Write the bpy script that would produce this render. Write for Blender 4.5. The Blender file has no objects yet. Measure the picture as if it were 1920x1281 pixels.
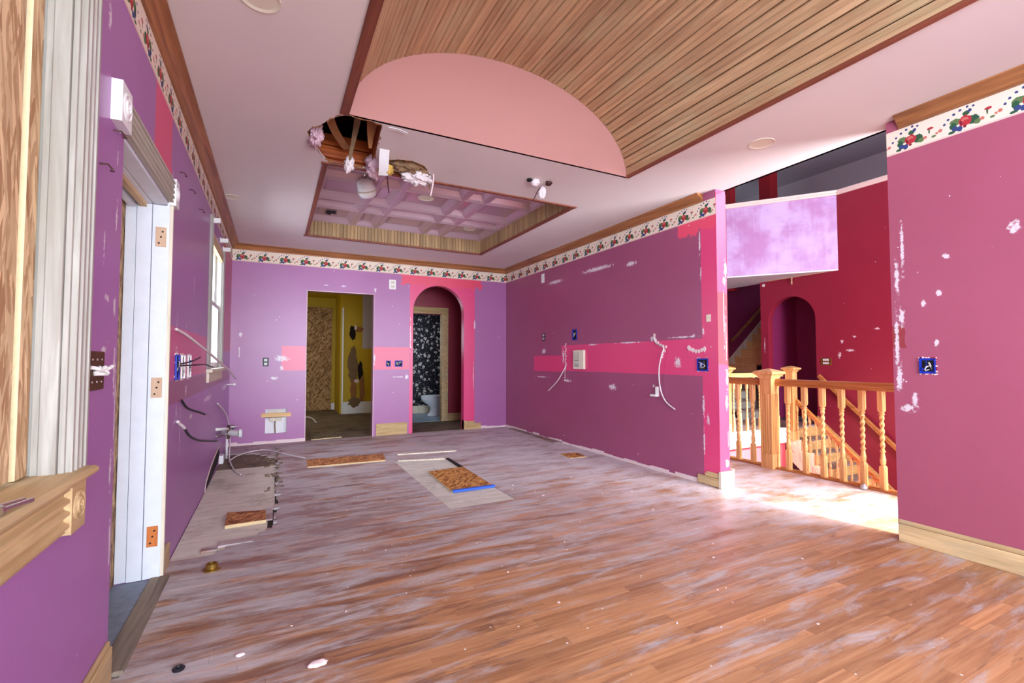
import bpy, bmesh, math, random
from math import sin, cos, pi, radians, atan2, sqrt, floor
from mathutils import Vector, Matrix, noise
from mathutils.geometry import delaunay_2d_cdt
random.seed(7)
SC = bpy.context.scene
COL = SC.collection

# ------------------------------------------------------------------ camera
cd = bpy.data.cameras.new('camera'); cam = bpy.data.objects.new('camera', cd); COL.objects.link(cam)
cam.location = (0, 0, 1.2); cam.rotation_euler = (pi/2 + .0386, 0, -.4707)
cd.sensor_width = 36; cd.lens = 36*877.8/1920; cd.clip_start = .02; cd.clip_end = 200
SC.camera = cam
# ------------------------------------------------------------------ light and exposure
SC.view_settings.view_transform = 'Standard'; SC.view_settings.look = 'None'
SC.view_settings.exposure = 0.08; SC.view_settings.gamma = 1.0; SC.view_settings.use_curve_mapping = False
wd = bpy.data.worlds.new('sky'); SC.world = wd; wd.use_nodes = True
bg = wd.node_tree.nodes['Background']; bg.inputs[0].default_value = (.72, .86, 1.0, 1); bg.inputs[1].default_value = 1.5
sd = bpy.data.lights.new('sun', 'SUN'); sd.energy = 26; sd.angle = radians(9); sd.color = (1, .96, .90)
sun = bpy.data.objects.new('sun', sd); COL.objects.link(sun)
SUN_DIR = Vector((-.2, 1, -.76)).normalized()
sun.rotation_euler = (-SUN_DIR).to_track_quat('Z', 'Y').to_euler(); sun.location = (8, -8, 9)
XL_ = -.541
def area(name, loc, look, sx, sy, power, color=(1, 1, 1), portal=False):
    d = bpy.data.lights.new(name, 'AREA'); d.shape = 'RECTANGLE'; d.size = sx; d.size_y = sy; d.energy = power; d.color = color
    o = bpy.data.objects.new(name, d); COL.objects.link(o); o.location = loc
    o.rotation_euler = (-Vector(look)).to_track_quat('Z', 'Y').to_euler()
    if portal: d.cycles.is_portal = True
    return o
rw_ = area('rear_window_daylight', (1.2, -2.75, 1.65), (0, 1, -.22), 3.2, 2.1, 225, (.80, .90, 1)); rw_.data.spread = radians(120)
area('added_left_rear_daylight', (XL_-.35, -1.65, 2.0), (1, .65, .06), 1.1, 1.4, 80, (.66, .80, 1)).data.spread = radians(95)  # unseen source, added to throw cool light on the near right wall
area('far_window_daylight', (XL_-.35, 5.68, 2.0), (1, 0, -.45), 1.0, 1.3, 60, (.78, .89, 1))
area('foyer_window_daylight', (5.4, -1.42, 1.5), (-.28, 1, .10), 2.2, 2.3, 760, (.84, .92, 1))
area('upper_window_daylight', (8.2, -1.35, 4.5), (-.1, 1, -.1), 3.0, 1.6, 230, (.84, .92, 1))
area('bath_fill_light', (2.05, 9.7, 1.5), (1, 0, -.15), .8, 1.0, 14, (.75, .88, 1))  # fill light added to lift the dark bathroom, its window is unseen
area('yellow_room_fill_light', (-.4, 9.9, 1.6), (1, .2, -.3), .8, 1.2, 12, (1, .95, .85))  # fill light added inside the dim yellow room, no window modelled

# ------------------------------------------------------------------ constants
XL, YB, XR, H = -.541, 7.574, 3.735, 2.829
XO = 3.868            # outer face of the right wall
ZB = 2.589            # lower edge of the wallpaper border

# ------------------------------------------------------------------ mesh helpers
class MB:
    def __init__(s): s.v = []; s.f = []
    def add(s, vs, fs):
        n = len(s.v); s.v += [tuple(v) for v in vs]; s.f += [tuple(i + n for i in f) for f in fs]; return s
    def box(s, x0, x1, y0, y1, z0, z1):
        if x0 > x1: x0, x1 = x1, x0
        if y0 > y1: y0, y1 = y1, y0
        if z0 > z1: z0, z1 = z1, z0
        return s.add([(x0,y0,z0),(x1,y0,z0),(x1,y1,z0),(x0,y1,z0),(x0,y0,z1),(x1,y0,z1),(x1,y1,z1),(x0,y1,z1)],
                     [(0,3,2,1),(4,5,6,7),(0,1,5,4),(1,2,6,5),(2,3,7,6),(3,0,4,7)])
    def prism(s, poly, axis, a, b):
        # poly: 2D points in the two other axes (in xyz order), extruded from a to b along axis
        def P(p, t):
            return (t, p[0], p[1]) if axis == 'x' else (p[0], t, p[1]) if axis == 'y' else (p[0], p[1], t)
        n = len(poly); vs = [P(p, a) for p in poly] + [P(p, b) for p in poly]
        fs = [tuple(range(n))[::-1], tuple(range(n, 2*n))] + [(i, (i+1) % n, n+(i+1) % n, n+i) for i in range(n)]
        return s.add(vs, fs)
    def tube(s, pts, r, n=8, cap=True):
        pts = [Vector(p) for p in pts]; vs = []; fs = []
        ref = Vector((0.13, .27, .95))
        for i, p in enumerate(pts):
            t = (pts[min(i+1, len(pts)-1)] - pts[max(i-1, 0)]).normalized()
            if abs(t.dot(ref)) > .97: ref = Vector((.9, .3, .1))
            a = t.cross(ref).normalized(); b = t.cross(a)
            rr = r[i] if isinstance(r, (list, tuple)) else r
            vs += [p + rr*(a*cos(2*pi*k/n) + b*sin(2*pi*k/n)) for k in range(n)]
        for i in range(len(pts)-1):
            for k in range(n):
                fs.append((i*n+k, i*n+(k+1) % n, (i+1)*n+(k+1) % n, (i+1)*n+k))
        if cap: fs += [tuple(range(n))[::-1], tuple(range((len(pts)-1)*n, len(pts)*n))]
        return s.add(vs, fs)
    def rings(s, rings, cap=True):
        n = len(rings[0]); vs = [p for r in rings for p in r]; fs = []
        for i in range(len(rings)-1):
            for k in range(n): fs.append((i*n+k, i*n+(k+1) % n, (i+1)*n+(k+1) % n, (i+1)*n+k))
        if cap: fs += [tuple(range(n))[::-1], tuple(range((len(rings)-1)*n, len(rings)*n))]
        return s.add(vs, fs)
    def lathe(s, prof, c, axis='z', n=20):
        rs = []
        for r, t in prof:
            ring = []
            for k in range(n):
                a = 2*pi*k/n; u, w = r*cos(a), r*sin(a)
                ring.append((c[0]+u, c[1]+w, c[2]+t) if axis == 'z' else (c[0]+t, c[1]+u, c[2]+w) if axis == 'x' else (c[0]+u, c[1]+t, c[2]+w))
            rs.append(ring)
        return s.rings(rs)
    def mesh(s, name):
        m = bpy.data.meshes.new(name); m.from_pydata(s.v, [], s.f); 
        b = bmesh.new(); b.from_mesh(m); bmesh.ops.recalc_face_normals(b, faces=b.faces); b.to_mesh(m); b.free()
        return m
    def ob(s, name, mat, parent=None, smooth=False, bevel=0, kind=None):
        m = s.mesh(name); m.materials.append(mat)
        o = bpy.data.objects.new(name, m); COL.objects.link(o)
        if parent: o.parent = parent
        if smooth:
            for p in m.polygons: p.use_smooth = True
        if bevel:
            bv = o.modifiers.new('bevel', 'BEVEL'); bv.width = bevel; bv.segments = 2; bv.limit_method = 'ANGLE'; bv.angle_limit = radians(40)
        if kind: o['kind'] = kind
        return o
def tag(o, label=None, cat=None, group=None, kind=None):
    if label: o['label'] = label
    if cat: o['category'] = cat
    if group: o['group'] = group
    if kind: o['kind'] = kind
    return o
def empty(name, loc, label=None, cat=None, group=None, kind=None):
    o = bpy.data.objects.new(name, None); COL.objects.link(o); o.location = loc; o.empty_display_size = .05
    return tag(o, label, cat, group, kind)
def inst(me, name, parent, loc=(0,0,0), rot=(0,0,0), scale=(1,1,1)):
    o = bpy.data.objects.new(name, me); COL.objects.link(o)
    if parent: o.parent = parent
    o.location = loc; o.rotation_euler = rot; o.scale = scale
    return o
def bez(pts, n=8):
    # catmull-rom through pts
    P = [Vector(p) for p in pts]; out = []
    for i in range(len(P)-1):
        a, b, c, d = P[max(i-1,0)], P[i], P[i+1], P[min(i+2,len(P)-1)]
        for k in range(n):
            t = k/n
            out.append(.5*((2*b) + (c-a)*t + (2*a-5*b+4*c-d)*t*t + (3*b-a-3*c+d)*t**3))
    out.append(P[-1]); return out
def at_origin(o, loc):
    # move the object's origin to loc, keeping the mesh where it stands (top-level objects)
    o.data.transform(Matrix.Translation(-Vector(loc))); o.location = loc; return o
def single(mb, name, mat, label, cat, group=None, smooth=False, bevel=0, kind=None):
    o = mb.ob(name, mat, None, smooth, bevel)
    xs = [v for v in mb.v]; n = len(xs)
    loc = (sum(v[0] for v in xs)/n, sum(v[1] for v in xs)/n, min(v[2] for v in xs))
    at_origin(o, loc); return tag(o, label, cat, group, kind)

# ------------------------------------------------------------------ materials
def lin(c):
    f = lambda u: u/12.92 if u <= .04045 else ((u+.055)/1.055)**2.4
    return tuple(f(x/255) for x in c) + (1,)
class NT:
    def __init__(s, name, rough=.6, spec=.4, metal=0):
        s.m = bpy.data.materials.new(name); s.m.use_nodes = True; s.t = s.m.node_tree; s.b = s.t.nodes['Principled BSDF']
        s.b.inputs['Roughness'].default_value = rough; s.b.inputs['Specular IOR Level'].default_value = spec; s.b.inputs['Metallic'].default_value = metal
        g = s.t.nodes.new('ShaderNodeNewGeometry'); s.geo = g; s.pos = g.outputs['Position']
        sp = s.t.nodes.new('ShaderNodeSeparateXYZ'); s.t.links.new(s.pos, sp.inputs[0]); s.x, s.y, s.z = sp.outputs
    def put(s, sock, v):
        if isinstance(v, bpy.types.NodeSocket): s.t.links.new(v, sock)
        elif isinstance(v, (tuple, list)) and len(v) == 3 and sock.type == 'RGBA': sock.default_value = tuple(v) + (1,)
        else: sock.default_value = v
    def math(s, op, a, b=0., c=None, clamp=False):
        n = s.t.nodes.new('ShaderNodeMath'); n.operation = op; n.use_clamp = clamp; s.put(n.inputs[0], a); s.put(n.inputs[1], b)
        if c is not None: s.put(n.inputs[2], c)
        return n.outputs[0]
    def vec(s, x, y, z):
        n = s.t.nodes.new('ShaderNodeCombineXYZ'); s.put(n.inputs[0], x); s.put(n.inputs[1], y); s.put(n.inputs[2], z); return n.outputs[0]
    def scale(s, v, k):
        n = s.t.nodes.new('ShaderNodeVectorMath'); n.operation = 'MULTIPLY'; s.put(n.inputs[0], v); n.inputs[1].default_value = k; return n.outputs[0]
    def addv(s, a, b):
        n = s.t.nodes.new('ShaderNodeVectorMath'); n.operation = 'ADD'; s.put(n.inputs[0], a); s.put(n.inputs[1], b); return n.outputs[0]
    def noise(s, v, sc, det=3, rough=.55, dist=0., col=False):
        n = s.t.nodes.new('ShaderNodeTexNoise'); s.put(n.inputs['Vector'], v); n.inputs['Scale'].default_value = sc
        n.inputs['Detail'].default_value = det; n.inputs['Roughness'].default_value = rough; n.inputs['Distortion'].default_value = dist
        return n.outputs['Color' if col else 'Fac']
    def voro(s, v, sc, feat='F1', out='Distance', rnd=1.):
        n = s.t.nodes.new('ShaderNodeTexVoronoi'); n.feature = feat; s.put(n.inputs['Vector'], v); n.inputs['Scale'].default_value = sc; n.inputs['Randomness'].default_value = rnd
        return n.outputs[out]
    def ramp(s, f, stops, interp='LINEAR'):
        n = s.t.nodes.new('ShaderNodeValToRGB'); s.put(n.inputs[0], f); e = n.color_ramp.elements; n.color_ramp.interpolation = interp
        while len(e) > 1: e.remove(e[-1])
        for i, (p, c) in enumerate(stops):
            if i == 0: e[0].position = p; q = e[0]
            else: q = e.new(p)
            q.color = c if len(c) == 4 else tuple(c) + (1,)
        return n.outputs[0]
    def step(s, f, a, b):
        n = s.t.nodes.new('ShaderNodeMapRange'); n.interpolation_type = 'SMOOTHSTEP'; s.put(n.inputs[0], f); n.inputs[1].default_value = a; n.inputs[2].default_value = b
        return n.outputs[0]
    def mix(s, f, a, b, mode='MIX'):
        n = s.t.nodes.new('ShaderNodeMix'); n.data_type = 'RGBA'; n.blend_type = mode; s.put(n.inputs[0], f); s.put(n.inputs[6], a); s.put(n.inputs[7], b); return n.outputs[2]
    def color(s, v): s.put(s.b.inputs['Base Color'], v); return s
    def bump(s, h, strength=.3, dist=.01):
        n = s.t.nodes.new('ShaderNodeBump'); n.inputs['Strength'].default_value = strength; n.inputs['Distance'].default_value = dist
        s.put(n.inputs['Height'], h); s.t.links.new(n.outputs[0], s.b.inputs['Normal']); return s
    def rand(s):
        o = s.t.nodes.new('ShaderNodeObjectInfo').outputs['Random']
        return s.math('FRACT', s.math('ADD', o, s.math('MULTIPLY', s.geo.outputs['Random Per Island'], 7.31)))
    def band(s, u, a, b):   # 1 inside a..b
        return s.math('MULTIPLY', s.math('GREATER_THAN', u, a), s.math('LESS_THAN', u, b))
def plain(name, rgb, rough=.6, metal=0, spec=.4, var=0., sc=8.):
    n = NT(name, rough, spec, metal); c = lin(rgb)
    if var:
        f = n.noise(n.pos, sc, 4); n.color(n.mix(f, tuple(x*(1-var) for x in c[:3]), tuple(min(1, x*(1+var)) for x in c[:3])))
    else: n.color(c)
    return n.m
def wood(name, dark, light, axis, rough=.5, sc=1., grey=None, greyamt=0., rnd=.25, spec=.4, grain=26.):
    n = NT(name, rough, spec)
    k = [grain*sc]*3; k['xyz'.index(axis)] = 1.6*sc
    r = n.rand(); v = n.addv(n.scale(n.pos, tuple(k)), n.vec(n.math('MULTIPLY', r, 37.), n.math('MULTIPLY', r, 11.), n.math('MULTIPLY', r, 23.)))
    f = n.noise(v, 1., 5, .6, .6); d, l = lin(dark), lin(light)
    c = n.ramp(f, [(.3, d), (.52, tuple((a+b)/2 for a, b in zip(d, l))), (.72, l)])
    c = n.mix(1., c, n.ramp(r, [(0, (1-rnd,)*3), (1, (1+rnd*.6,)*3)]), 'MULTIPLY')
    if grey: c = n.mix(n.math('MULTIPLY', n.step(n.noise(n.scale(n.pos, tuple(2.2 if q > 2 else .8 for q in k)), 2.2, 5, .65), .45, .7), greyamt), c, lin(grey))
    n.color(c); n.bump(f, .12, .003); return n.m
def osb(name, ax, lightc=(205, 165, 115), darkc=(120, 75, 42), sc=1., angs=(.3, 1.35, 2.3, .9), asp=(13., 62.)):
    # oriented strand board: long flakes in random directions. ax = 'xy' | 'yz' | 'xz'
    n = NT(name, .7, .25); ia, ib = ('xyz'.index(ax[0]), 'xyz'.index(ax[1]))
    co = [n.x, n.y, n.z]; u, v = co[ia], co[ib]; cols = []
    base = None
    for i, (ang, off) in enumerate(zip(angs, (0, 3.7, 9.1, 5.5))):
        a = n.math('ADD', n.math('MULTIPLY', u, cos(ang)), n.math('MULTIPLY', v, sin(ang)))
        b = n.math('SUBTRACT', n.math('MULTIPLY', v, cos(ang)), n.math('MULTIPLY', u, sin(ang)))
        w = n.vec(n.math('MULTIPLY', a, asp[0]*sc), n.math('MULTIPLY', b, asp[1]*sc), off)
        cell = n.voro(w, 1., 'F1', 'Color'); sep = n.t.nodes.new('ShaderNodeSeparateColor'); n.put(sep.inputs[0], cell)
        col = n.ramp(sep.outputs[0], [(0, lin(darkc)), (.35, lin(tuple((p+q)//2 for p, q in zip(darkc, lightc)))), (.7, lin(lightc)), (1, lin(tuple(min(255, int(q*1.12)) for q in lightc)))])
        base = col if base is None else n.mix(n.math('GREATER_THAN', sep.outputs[1], .55), base, col)
    n.color(n.mix(n.noise(n.pos, 3., 3), n.mix(1., base, (.8, .74, .68), 'MULTIPLY'), base)); return n.m
def paint(name, base, U='x', regions=(), scuffs=(), wear=.5, rough=.34, blotch=None, V='z', spec=.6, lines=()):
    n = NT(name, rough, spec); u = {'x': n.x, 'y': n.y, 'z': n.z}[U]; v = {'x': n.x, 'y': n.y, 'z': n.z}[V]
    f = n.noise(n.pos, 1.3, 4, .6); b = lin(base)[:3]
    c = n.mix(f, tuple(x*.88 for x in b), tuple(x*1.1 for x in b))
    wob = n.math('MULTIPLY', n.math('SUBTRACT', n.noise(n.pos, 9., 4, .7), .5), 1.)
    for (rgb, u0, u1, v0, v1, rag) in regions:
        uu = n.math('ADD', u, n.math('MULTIPLY', wob, rag)) if rag else u; vv = n.math('ADD', v, n.math('MULTIPLY', wob, rag)) if rag else v
        c = n.mix(n.math('MULTIPLY', n.band(uu, u0, u1), n.band(vv, v0, v1)), c, lin(rgb))
    white = lin((226, 214, 222))
    if blotch: c = n.mix(n.math('MULTIPLY', n.step(n.noise(n.pos, blotch[1], 6, .65, .3), .42, .7), blotch[2]), c, lin(blotch[0]))
    if wear:      # chips and scrapes where plaster shows, with fine scratches
        a = n.noise(n.scale(n.pos, (1, 1, .55)), 14., 4, .6); m2 = n.noise(n.pos, 1.7, 2)
        m = n.math('MULTIPLY', n.step(a, .715, .74), n.step(m2, .72-.25*wear, .76-.2*wear))
        c = n.mix(m, c, white)
        dots = n.voro(n.pos, 16.); keep = n.noise(n.addv(n.pos, (4., 7., 2.)), 9., 1)
        c = n.mix(n.math('MULTIPLY', n.math('LESS_THAN', dots, .10), n.math('GREATER_THAN', keep, .68)), c, white)
    if scuffs:
        jag = n.math('MULTIPLY', n.math('SUBTRACT', n.noise(n.pos, 34., 4, .7), .5), 3.2)
        for (cu, cv, ru, rv) in scuffs:
            du = n.math('DIVIDE', n.math('SUBTRACT', u, cu), ru); dv = n.math('DIVIDE', n.math('SUBTRACT', v, cv), rv)
            q = n.math('ADD', n.math('SQRT', n.math('ADD', n.math('MULTIPLY', du, du), n.math('MULTIPLY', dv, dv))), jag)
            c = n.mix(n.math('MULTIPLY', n.step(q, .95, .45), .88), c, white)
    n.color(c); n.bump(n.noise(n.pos, 90., 2), .04, .003); return n.m

MAUVE = (168, 102, 156); ACC = (222, 66, 120); ACC2 = (230, 74, 106); RED = (146, 32, 56)
M = {}
M['white'] = plain('white_paint', (232, 230, 232), .45, var=.06)
M['ivory'] = plain('ivory_plastic', (225, 215, 195), .4)
M['plastic'] = plain('white_plastic', (235, 232, 230), .35)
M['cable'] = plain('white_cable_sheath', (225, 215, 215), .45)
M['black'] = plain('black_sheath', (26, 26, 34), .4)
M['dark'] = plain('dark_void', (22, 14, 12), .9)
M['blue'] = plain('blue_box_plastic', (28, 52, 170), .45)
M['tape'] = plain('blue_masking_tape', (50, 98, 205), .6)
M['metal'] = plain('bright_steel', (205, 205, 210), .25, 1)
M['iron'] = plain('rusty_iron', (80, 52, 45), .6, .6)
M['brass'] = plain('aged_brass', (172, 140, 70), .35, .9)
M['bronze'] = plain('brown_glazed_plate', (78, 44, 12), .5, 0, .3, .6, 60.)
M['oldpaint'] = plain('worn_white_paint', (222, 226, 236), .5, var=.09, sc=14.)
M['ceil'] = plain('ceiling_paint', (224, 212, 209), .75, var=.04, sc=2.)
M['salmon'] = plain('salmon_wall_paint', (184, 130, 124), .6, var=.04, sc=2.)
M['grey'] = plain('grey_upper_paint', (182, 176, 184), .7, var=.05, sc=2.)
M['yellow'] = plain('yellow_wall_paint', (190, 158, 18), .55, var=.08, sc=3.)
M['tile'] = plain('pale_blue_tile', (150, 175, 195), .35, var=.05)
M['ceramic'] = plain('white_ceramic', (220, 224, 230), .15, 0, .6)
M['slate'] = plain('grey_slate', (118, 128, 146), .55, var=.45, sc=20.)
M['plaster'] = plain('broken_plaster', (228, 205, 205), .9, var=.1, sc=30.)
M['brownpaper'] = plain('torn_brown_paper', (122, 96, 72), .9, var=.25, sc=25.)
M['kraft'] = plain('kraft_paper_facing', (148, 98, 58), .8, var=.3, sc=22.)
M['fluff'] = plain('white_insulation', (232, 218, 220), .95, var=.12, sc=30.)
M['fluffpink'] = plain('pinkish_insulation', (214, 178, 190), .95, var=.2, sc=18.)
M['fluffyellow'] = plain('yellow_insulation', (214, 176, 90), .95, var=.25, sc=24.)
M['fluffbrown'] = plain('brown_stained_insulation', (142, 112, 84), .95, var=.35, sc=16.)
M['tin'] = plain('mauve_enamelled_tin', (206, 178, 188), .30, .45, .5, var=.07, sc=60.)
M['wall'] = plain('lower_wall_paint', (212, 84, 92), .6, var=.05)
M['redstair'] = paint('stair_red_paint', RED, 'y', (), [(4.75, 1.52, .03, .03), (4.62, 1.36, .07, .03), (4.8, 1.28, .03, .06), (4.55, 1.6, .03, .02), (6.22, 1.5, .012, .16), (4.2, 1.72, .05, .02)], .25, .45)
M['redwall'] = paint('stair_red_paint_plain', RED, 'x', (), (), .15, .5)
M['purple'] = plain('dark_plum_paint', (132, 36, 84), .55, var=.06)
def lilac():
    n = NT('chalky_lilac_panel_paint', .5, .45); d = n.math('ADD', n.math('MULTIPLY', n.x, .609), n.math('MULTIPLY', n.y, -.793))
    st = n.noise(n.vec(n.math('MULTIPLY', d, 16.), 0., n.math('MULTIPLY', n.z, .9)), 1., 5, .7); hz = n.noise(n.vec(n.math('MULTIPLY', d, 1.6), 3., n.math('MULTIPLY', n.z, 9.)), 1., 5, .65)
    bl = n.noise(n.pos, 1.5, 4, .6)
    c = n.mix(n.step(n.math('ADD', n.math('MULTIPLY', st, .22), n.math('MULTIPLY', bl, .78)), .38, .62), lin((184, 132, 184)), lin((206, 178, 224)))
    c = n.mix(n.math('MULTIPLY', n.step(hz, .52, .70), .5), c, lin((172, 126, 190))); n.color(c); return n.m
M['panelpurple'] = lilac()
M['post'] = plain('dark_red_post_paint', (150, 22, 36), .5)
M['trimwhite'] = plain('cream_cap_trim', (236, 216, 206), .5, var=.04)
M['stainX'] = wood('stained_crown_x', (120, 72, 42), (184, 122, 76), 'x', .4, rnd=.1)
M['stainY'] = wood('stained_crown_y', (120, 72, 42), (184, 122, 76), 'y', .4, rnd=.1)
M['redtrim'] = wood('reddish_vault_trim', (104, 52, 36), (150, 84, 62), 'y', .5, rnd=.1)
M['slat'] = wood('beadboard_slat', (158, 120, 88), (204, 166, 128), 'y', .45, grey=(182, 166, 128), greyamt=.5, rnd=.16)
M['slatv'] = wood('beadboard_slat_upright', (140, 110, 76), (190, 156, 112), 'z', .5, rnd=.22)
M['joist'] = wood('orange_joist', (120, 48, 14), (196, 96, 32), 'x', .55, rnd=.1)
M['rawY'] = wood('bare_pine_y', (172, 140, 98), (222, 192, 146), 'y', .6, grey=(170, 158, 132), greyamt=.5, rnd=.1)
M['rawZ'] = wood('pale_casing_z', (172, 158, 140), (204, 194, 180), 'z', .6, rnd=.06)
M['jambZ'] = wood('whitewashed_jamb_z', (146, 138, 128), (188, 184, 178), 'z', .65, grey=(150, 146, 132), greyamt=.5, rnd=.08)
M['jambY'] = wood('whitewashed_trim_y', (168, 160, 146), (206, 200, 190), 'y', .65, grey=(188, 184, 170), greyamt=.4, rnd=.06)
M['rawX'] = wood('bare_pine_x', (172, 140, 92), (216, 186, 136), 'x', .6, rnd=.1)
M['whitewood'] = wood('pale_plinth', (205, 190, 168), (236, 226, 208), 'z', .6, rnd=.08)
M['oakZ'] = wood('honey_oak_z', (198, 140, 78), (240, 192, 126), 'z', .38, rnd=.14)
M['oakY'] = wood('honey_oak_y', (150, 84, 38), (206, 140, 76), 'y', .3, rnd=.1)
M['oakX'] = wood('pale_oak_x', (206, 156, 92), (240, 198, 136), 'x', .4, rnd=.1)
M['tread'] = wood('worn_tread', (112, 88, 82), (160, 134, 124), 'x', .5, grey=(176, 168, 176), greyamt=.8, rnd=.1)
M['riser'] = plain('pale_riser_paint', (240, 226, 194), .55, var=.06)
M['greyriser'] = plain('grey_riser_paint', (172, 168, 158), .6, var=.06)
M['osbYZ'] = osb('osb_upright_y', 'yz', (218, 190, 152), (172, 130, 94), 1., (1.45, 1.62, 1.3, 1.75), (7., 70.)); M['osbdoor'] = osb('osb_weathered', 'yz', (190, 160, 122), (104, 78, 56), 1.2, (1.45, 1.1, 2.0, 1.6)); M['osbXZ'] = osb('osb_upright_x', 'xz', (180, 142, 98), (96, 62, 34)); M['osbXY'] = osb('osb_flat', 'xy', (214, 158, 92), (128, 70, 30))
M['osbred'] = osb('osb_flat_orange', 'xy', (204, 142, 92), (120, 70, 42))
M['osbgrey'] = osb('osb_flat_grey', 'xy', (150, 136, 112), (92, 80, 62))
M['osbedge'] = plain('osb_cut_edge', (216, 192, 150), .8, var=.2, sc=60.)
M['ply'] = None
def floor_mat(name, planks=True):
    n = NT(name, .5, .4); r = n.rand()
    off = n.vec(n.math('MULTIPLY', r, 31.), n.math('MULTIPLY', r, 17.), 0)
    g = n.noise(n.addv(n.scale(n.pos, (2.2, 46., 1.)), off), 1., 5, .62, .5)
    c = n.ramp(g, [(.28, lin((158, 108, 74))), (.5, lin((188, 136, 96))), (.74, lin((206, 158, 116)))])
    c = n.mix(1., c, n.ramp(r, [(0, (.74, .71, .70)), (.5, (.97, .96, .95)), (.9, (1.08, 1.06, 1.04)), (1, (1.25, 1.2, 1.12))]), 'MULTIPLY')
    # worn, greyed finish: streaks along the boards, denser toward the kitchen end and the left
    s1 = n.noise(n.scale(n.pos, (1.0, 5.5, 1)), 1.7, 7, .72, .5); s2 = n.noise(n.pos, .9, 5, .65)
    far = n.step(n.math('SUBTRACT', n.y, n.math('MULTIPLY', n.x, .45)), .9, 4.2)
    left = n.math('SUBTRACT', 1., n.step(n.x, -.2, 1.5))
    # dark brown-grey grime on the left and in the kitchen
    g1 = n.noise(n.addv(n.scale(n.pos, (1.1, 7., 1)), (2., 9., 0.)), 1.5, 7, .72, .4)
    c = n.mix(n.math('MULTIPLY', n.step(n.math('ADD', g1, n.math('MULTIPLY', n.math('MAXIMUM', left, n.math('MULTIPLY', far, .8)), .14)), .53, .70), .72), c, lin((104, 72, 62)))
    thr = n.math('ADD', n.math('ADD', n.math('MULTIPLY', s1, .8), n.math('MULTIPLY', s2, .32)), n.math('ADD', n.math('MULTIPLY', far, .15), n.math('MULTIPLY', left, .0)))
    w = n.step(thr, .545, .72)
    grey = n.mix(n.noise(n.scale(n.pos, (2., 9., 1.)), 2.5, 6, .75), lin((150, 140, 144)), lin((226, 222, 226)))
    c = n.mix(n.math('MULTIPLY', w, .82), c, grey)
    # reddish old stain that survives in the middle of the kitchen
    red = n.math('MULTIPLY', n.step(n.noise(n.scale(n.pos, (.9, 2.4, 1)), 1.6, 6, .68), .48, .60), n.math('MULTIPLY', far, .62))
    c = n.mix(red, c, lin((132, 82, 72)))
    # whitish lane from the hall along the right wall: dust plus painted sun glare
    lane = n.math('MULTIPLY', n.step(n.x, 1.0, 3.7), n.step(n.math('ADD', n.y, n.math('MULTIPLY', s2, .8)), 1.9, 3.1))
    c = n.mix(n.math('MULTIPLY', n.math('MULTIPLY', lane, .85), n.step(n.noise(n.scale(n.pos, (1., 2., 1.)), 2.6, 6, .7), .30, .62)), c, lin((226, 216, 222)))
    # plaster specks and spills
    sp = n.math('MULTIPLY', n.math('LESS_THAN', n.voro(n.pos, 9.), .045), n.math('GREATER_THAN', n.noise(n.pos, 3.1, 1), .5))
    c = n.mix(sp, c, lin((228, 220, 214)))
    spill = n.math('MULTIPLY', n.step(n.noise(n.scale(n.pos, (3., 6., 1)), 1.7, 6, .7, .7), .68, .74), .6)
    c = n.mix(spill, c, lin((216, 206, 204)))
    dark = n.math('MULTIPLY', n.step(n.noise(n.addv(n.scale(n.pos, (2., 9., 1.)), (5., 3., 0.)), 1.5, 6, .7), .62, .72), .55)
    c = n.mix(dark, c, lin((72, 50, 44)))
    n.color(c); n.put(n.b.inputs['Roughness'], n.math('ADD', .36, n.math('MULTIPLY', w, .3)))
    n.bump(g, .1, .002); return n.m
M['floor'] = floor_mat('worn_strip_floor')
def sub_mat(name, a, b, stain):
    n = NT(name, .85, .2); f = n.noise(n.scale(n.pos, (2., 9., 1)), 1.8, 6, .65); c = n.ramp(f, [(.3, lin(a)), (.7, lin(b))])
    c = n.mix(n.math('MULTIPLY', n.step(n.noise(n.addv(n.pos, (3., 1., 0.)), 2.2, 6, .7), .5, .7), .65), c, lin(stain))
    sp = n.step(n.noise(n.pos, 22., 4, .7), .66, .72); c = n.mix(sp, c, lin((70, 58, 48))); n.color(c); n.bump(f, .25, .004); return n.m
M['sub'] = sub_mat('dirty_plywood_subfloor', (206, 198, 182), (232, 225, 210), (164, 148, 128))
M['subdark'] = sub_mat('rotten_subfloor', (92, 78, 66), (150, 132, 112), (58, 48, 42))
M['ply'] = sub_mat('pale_underlay_ply', (198, 188, 176), (226, 220, 210), (172, 160, 156))
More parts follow.
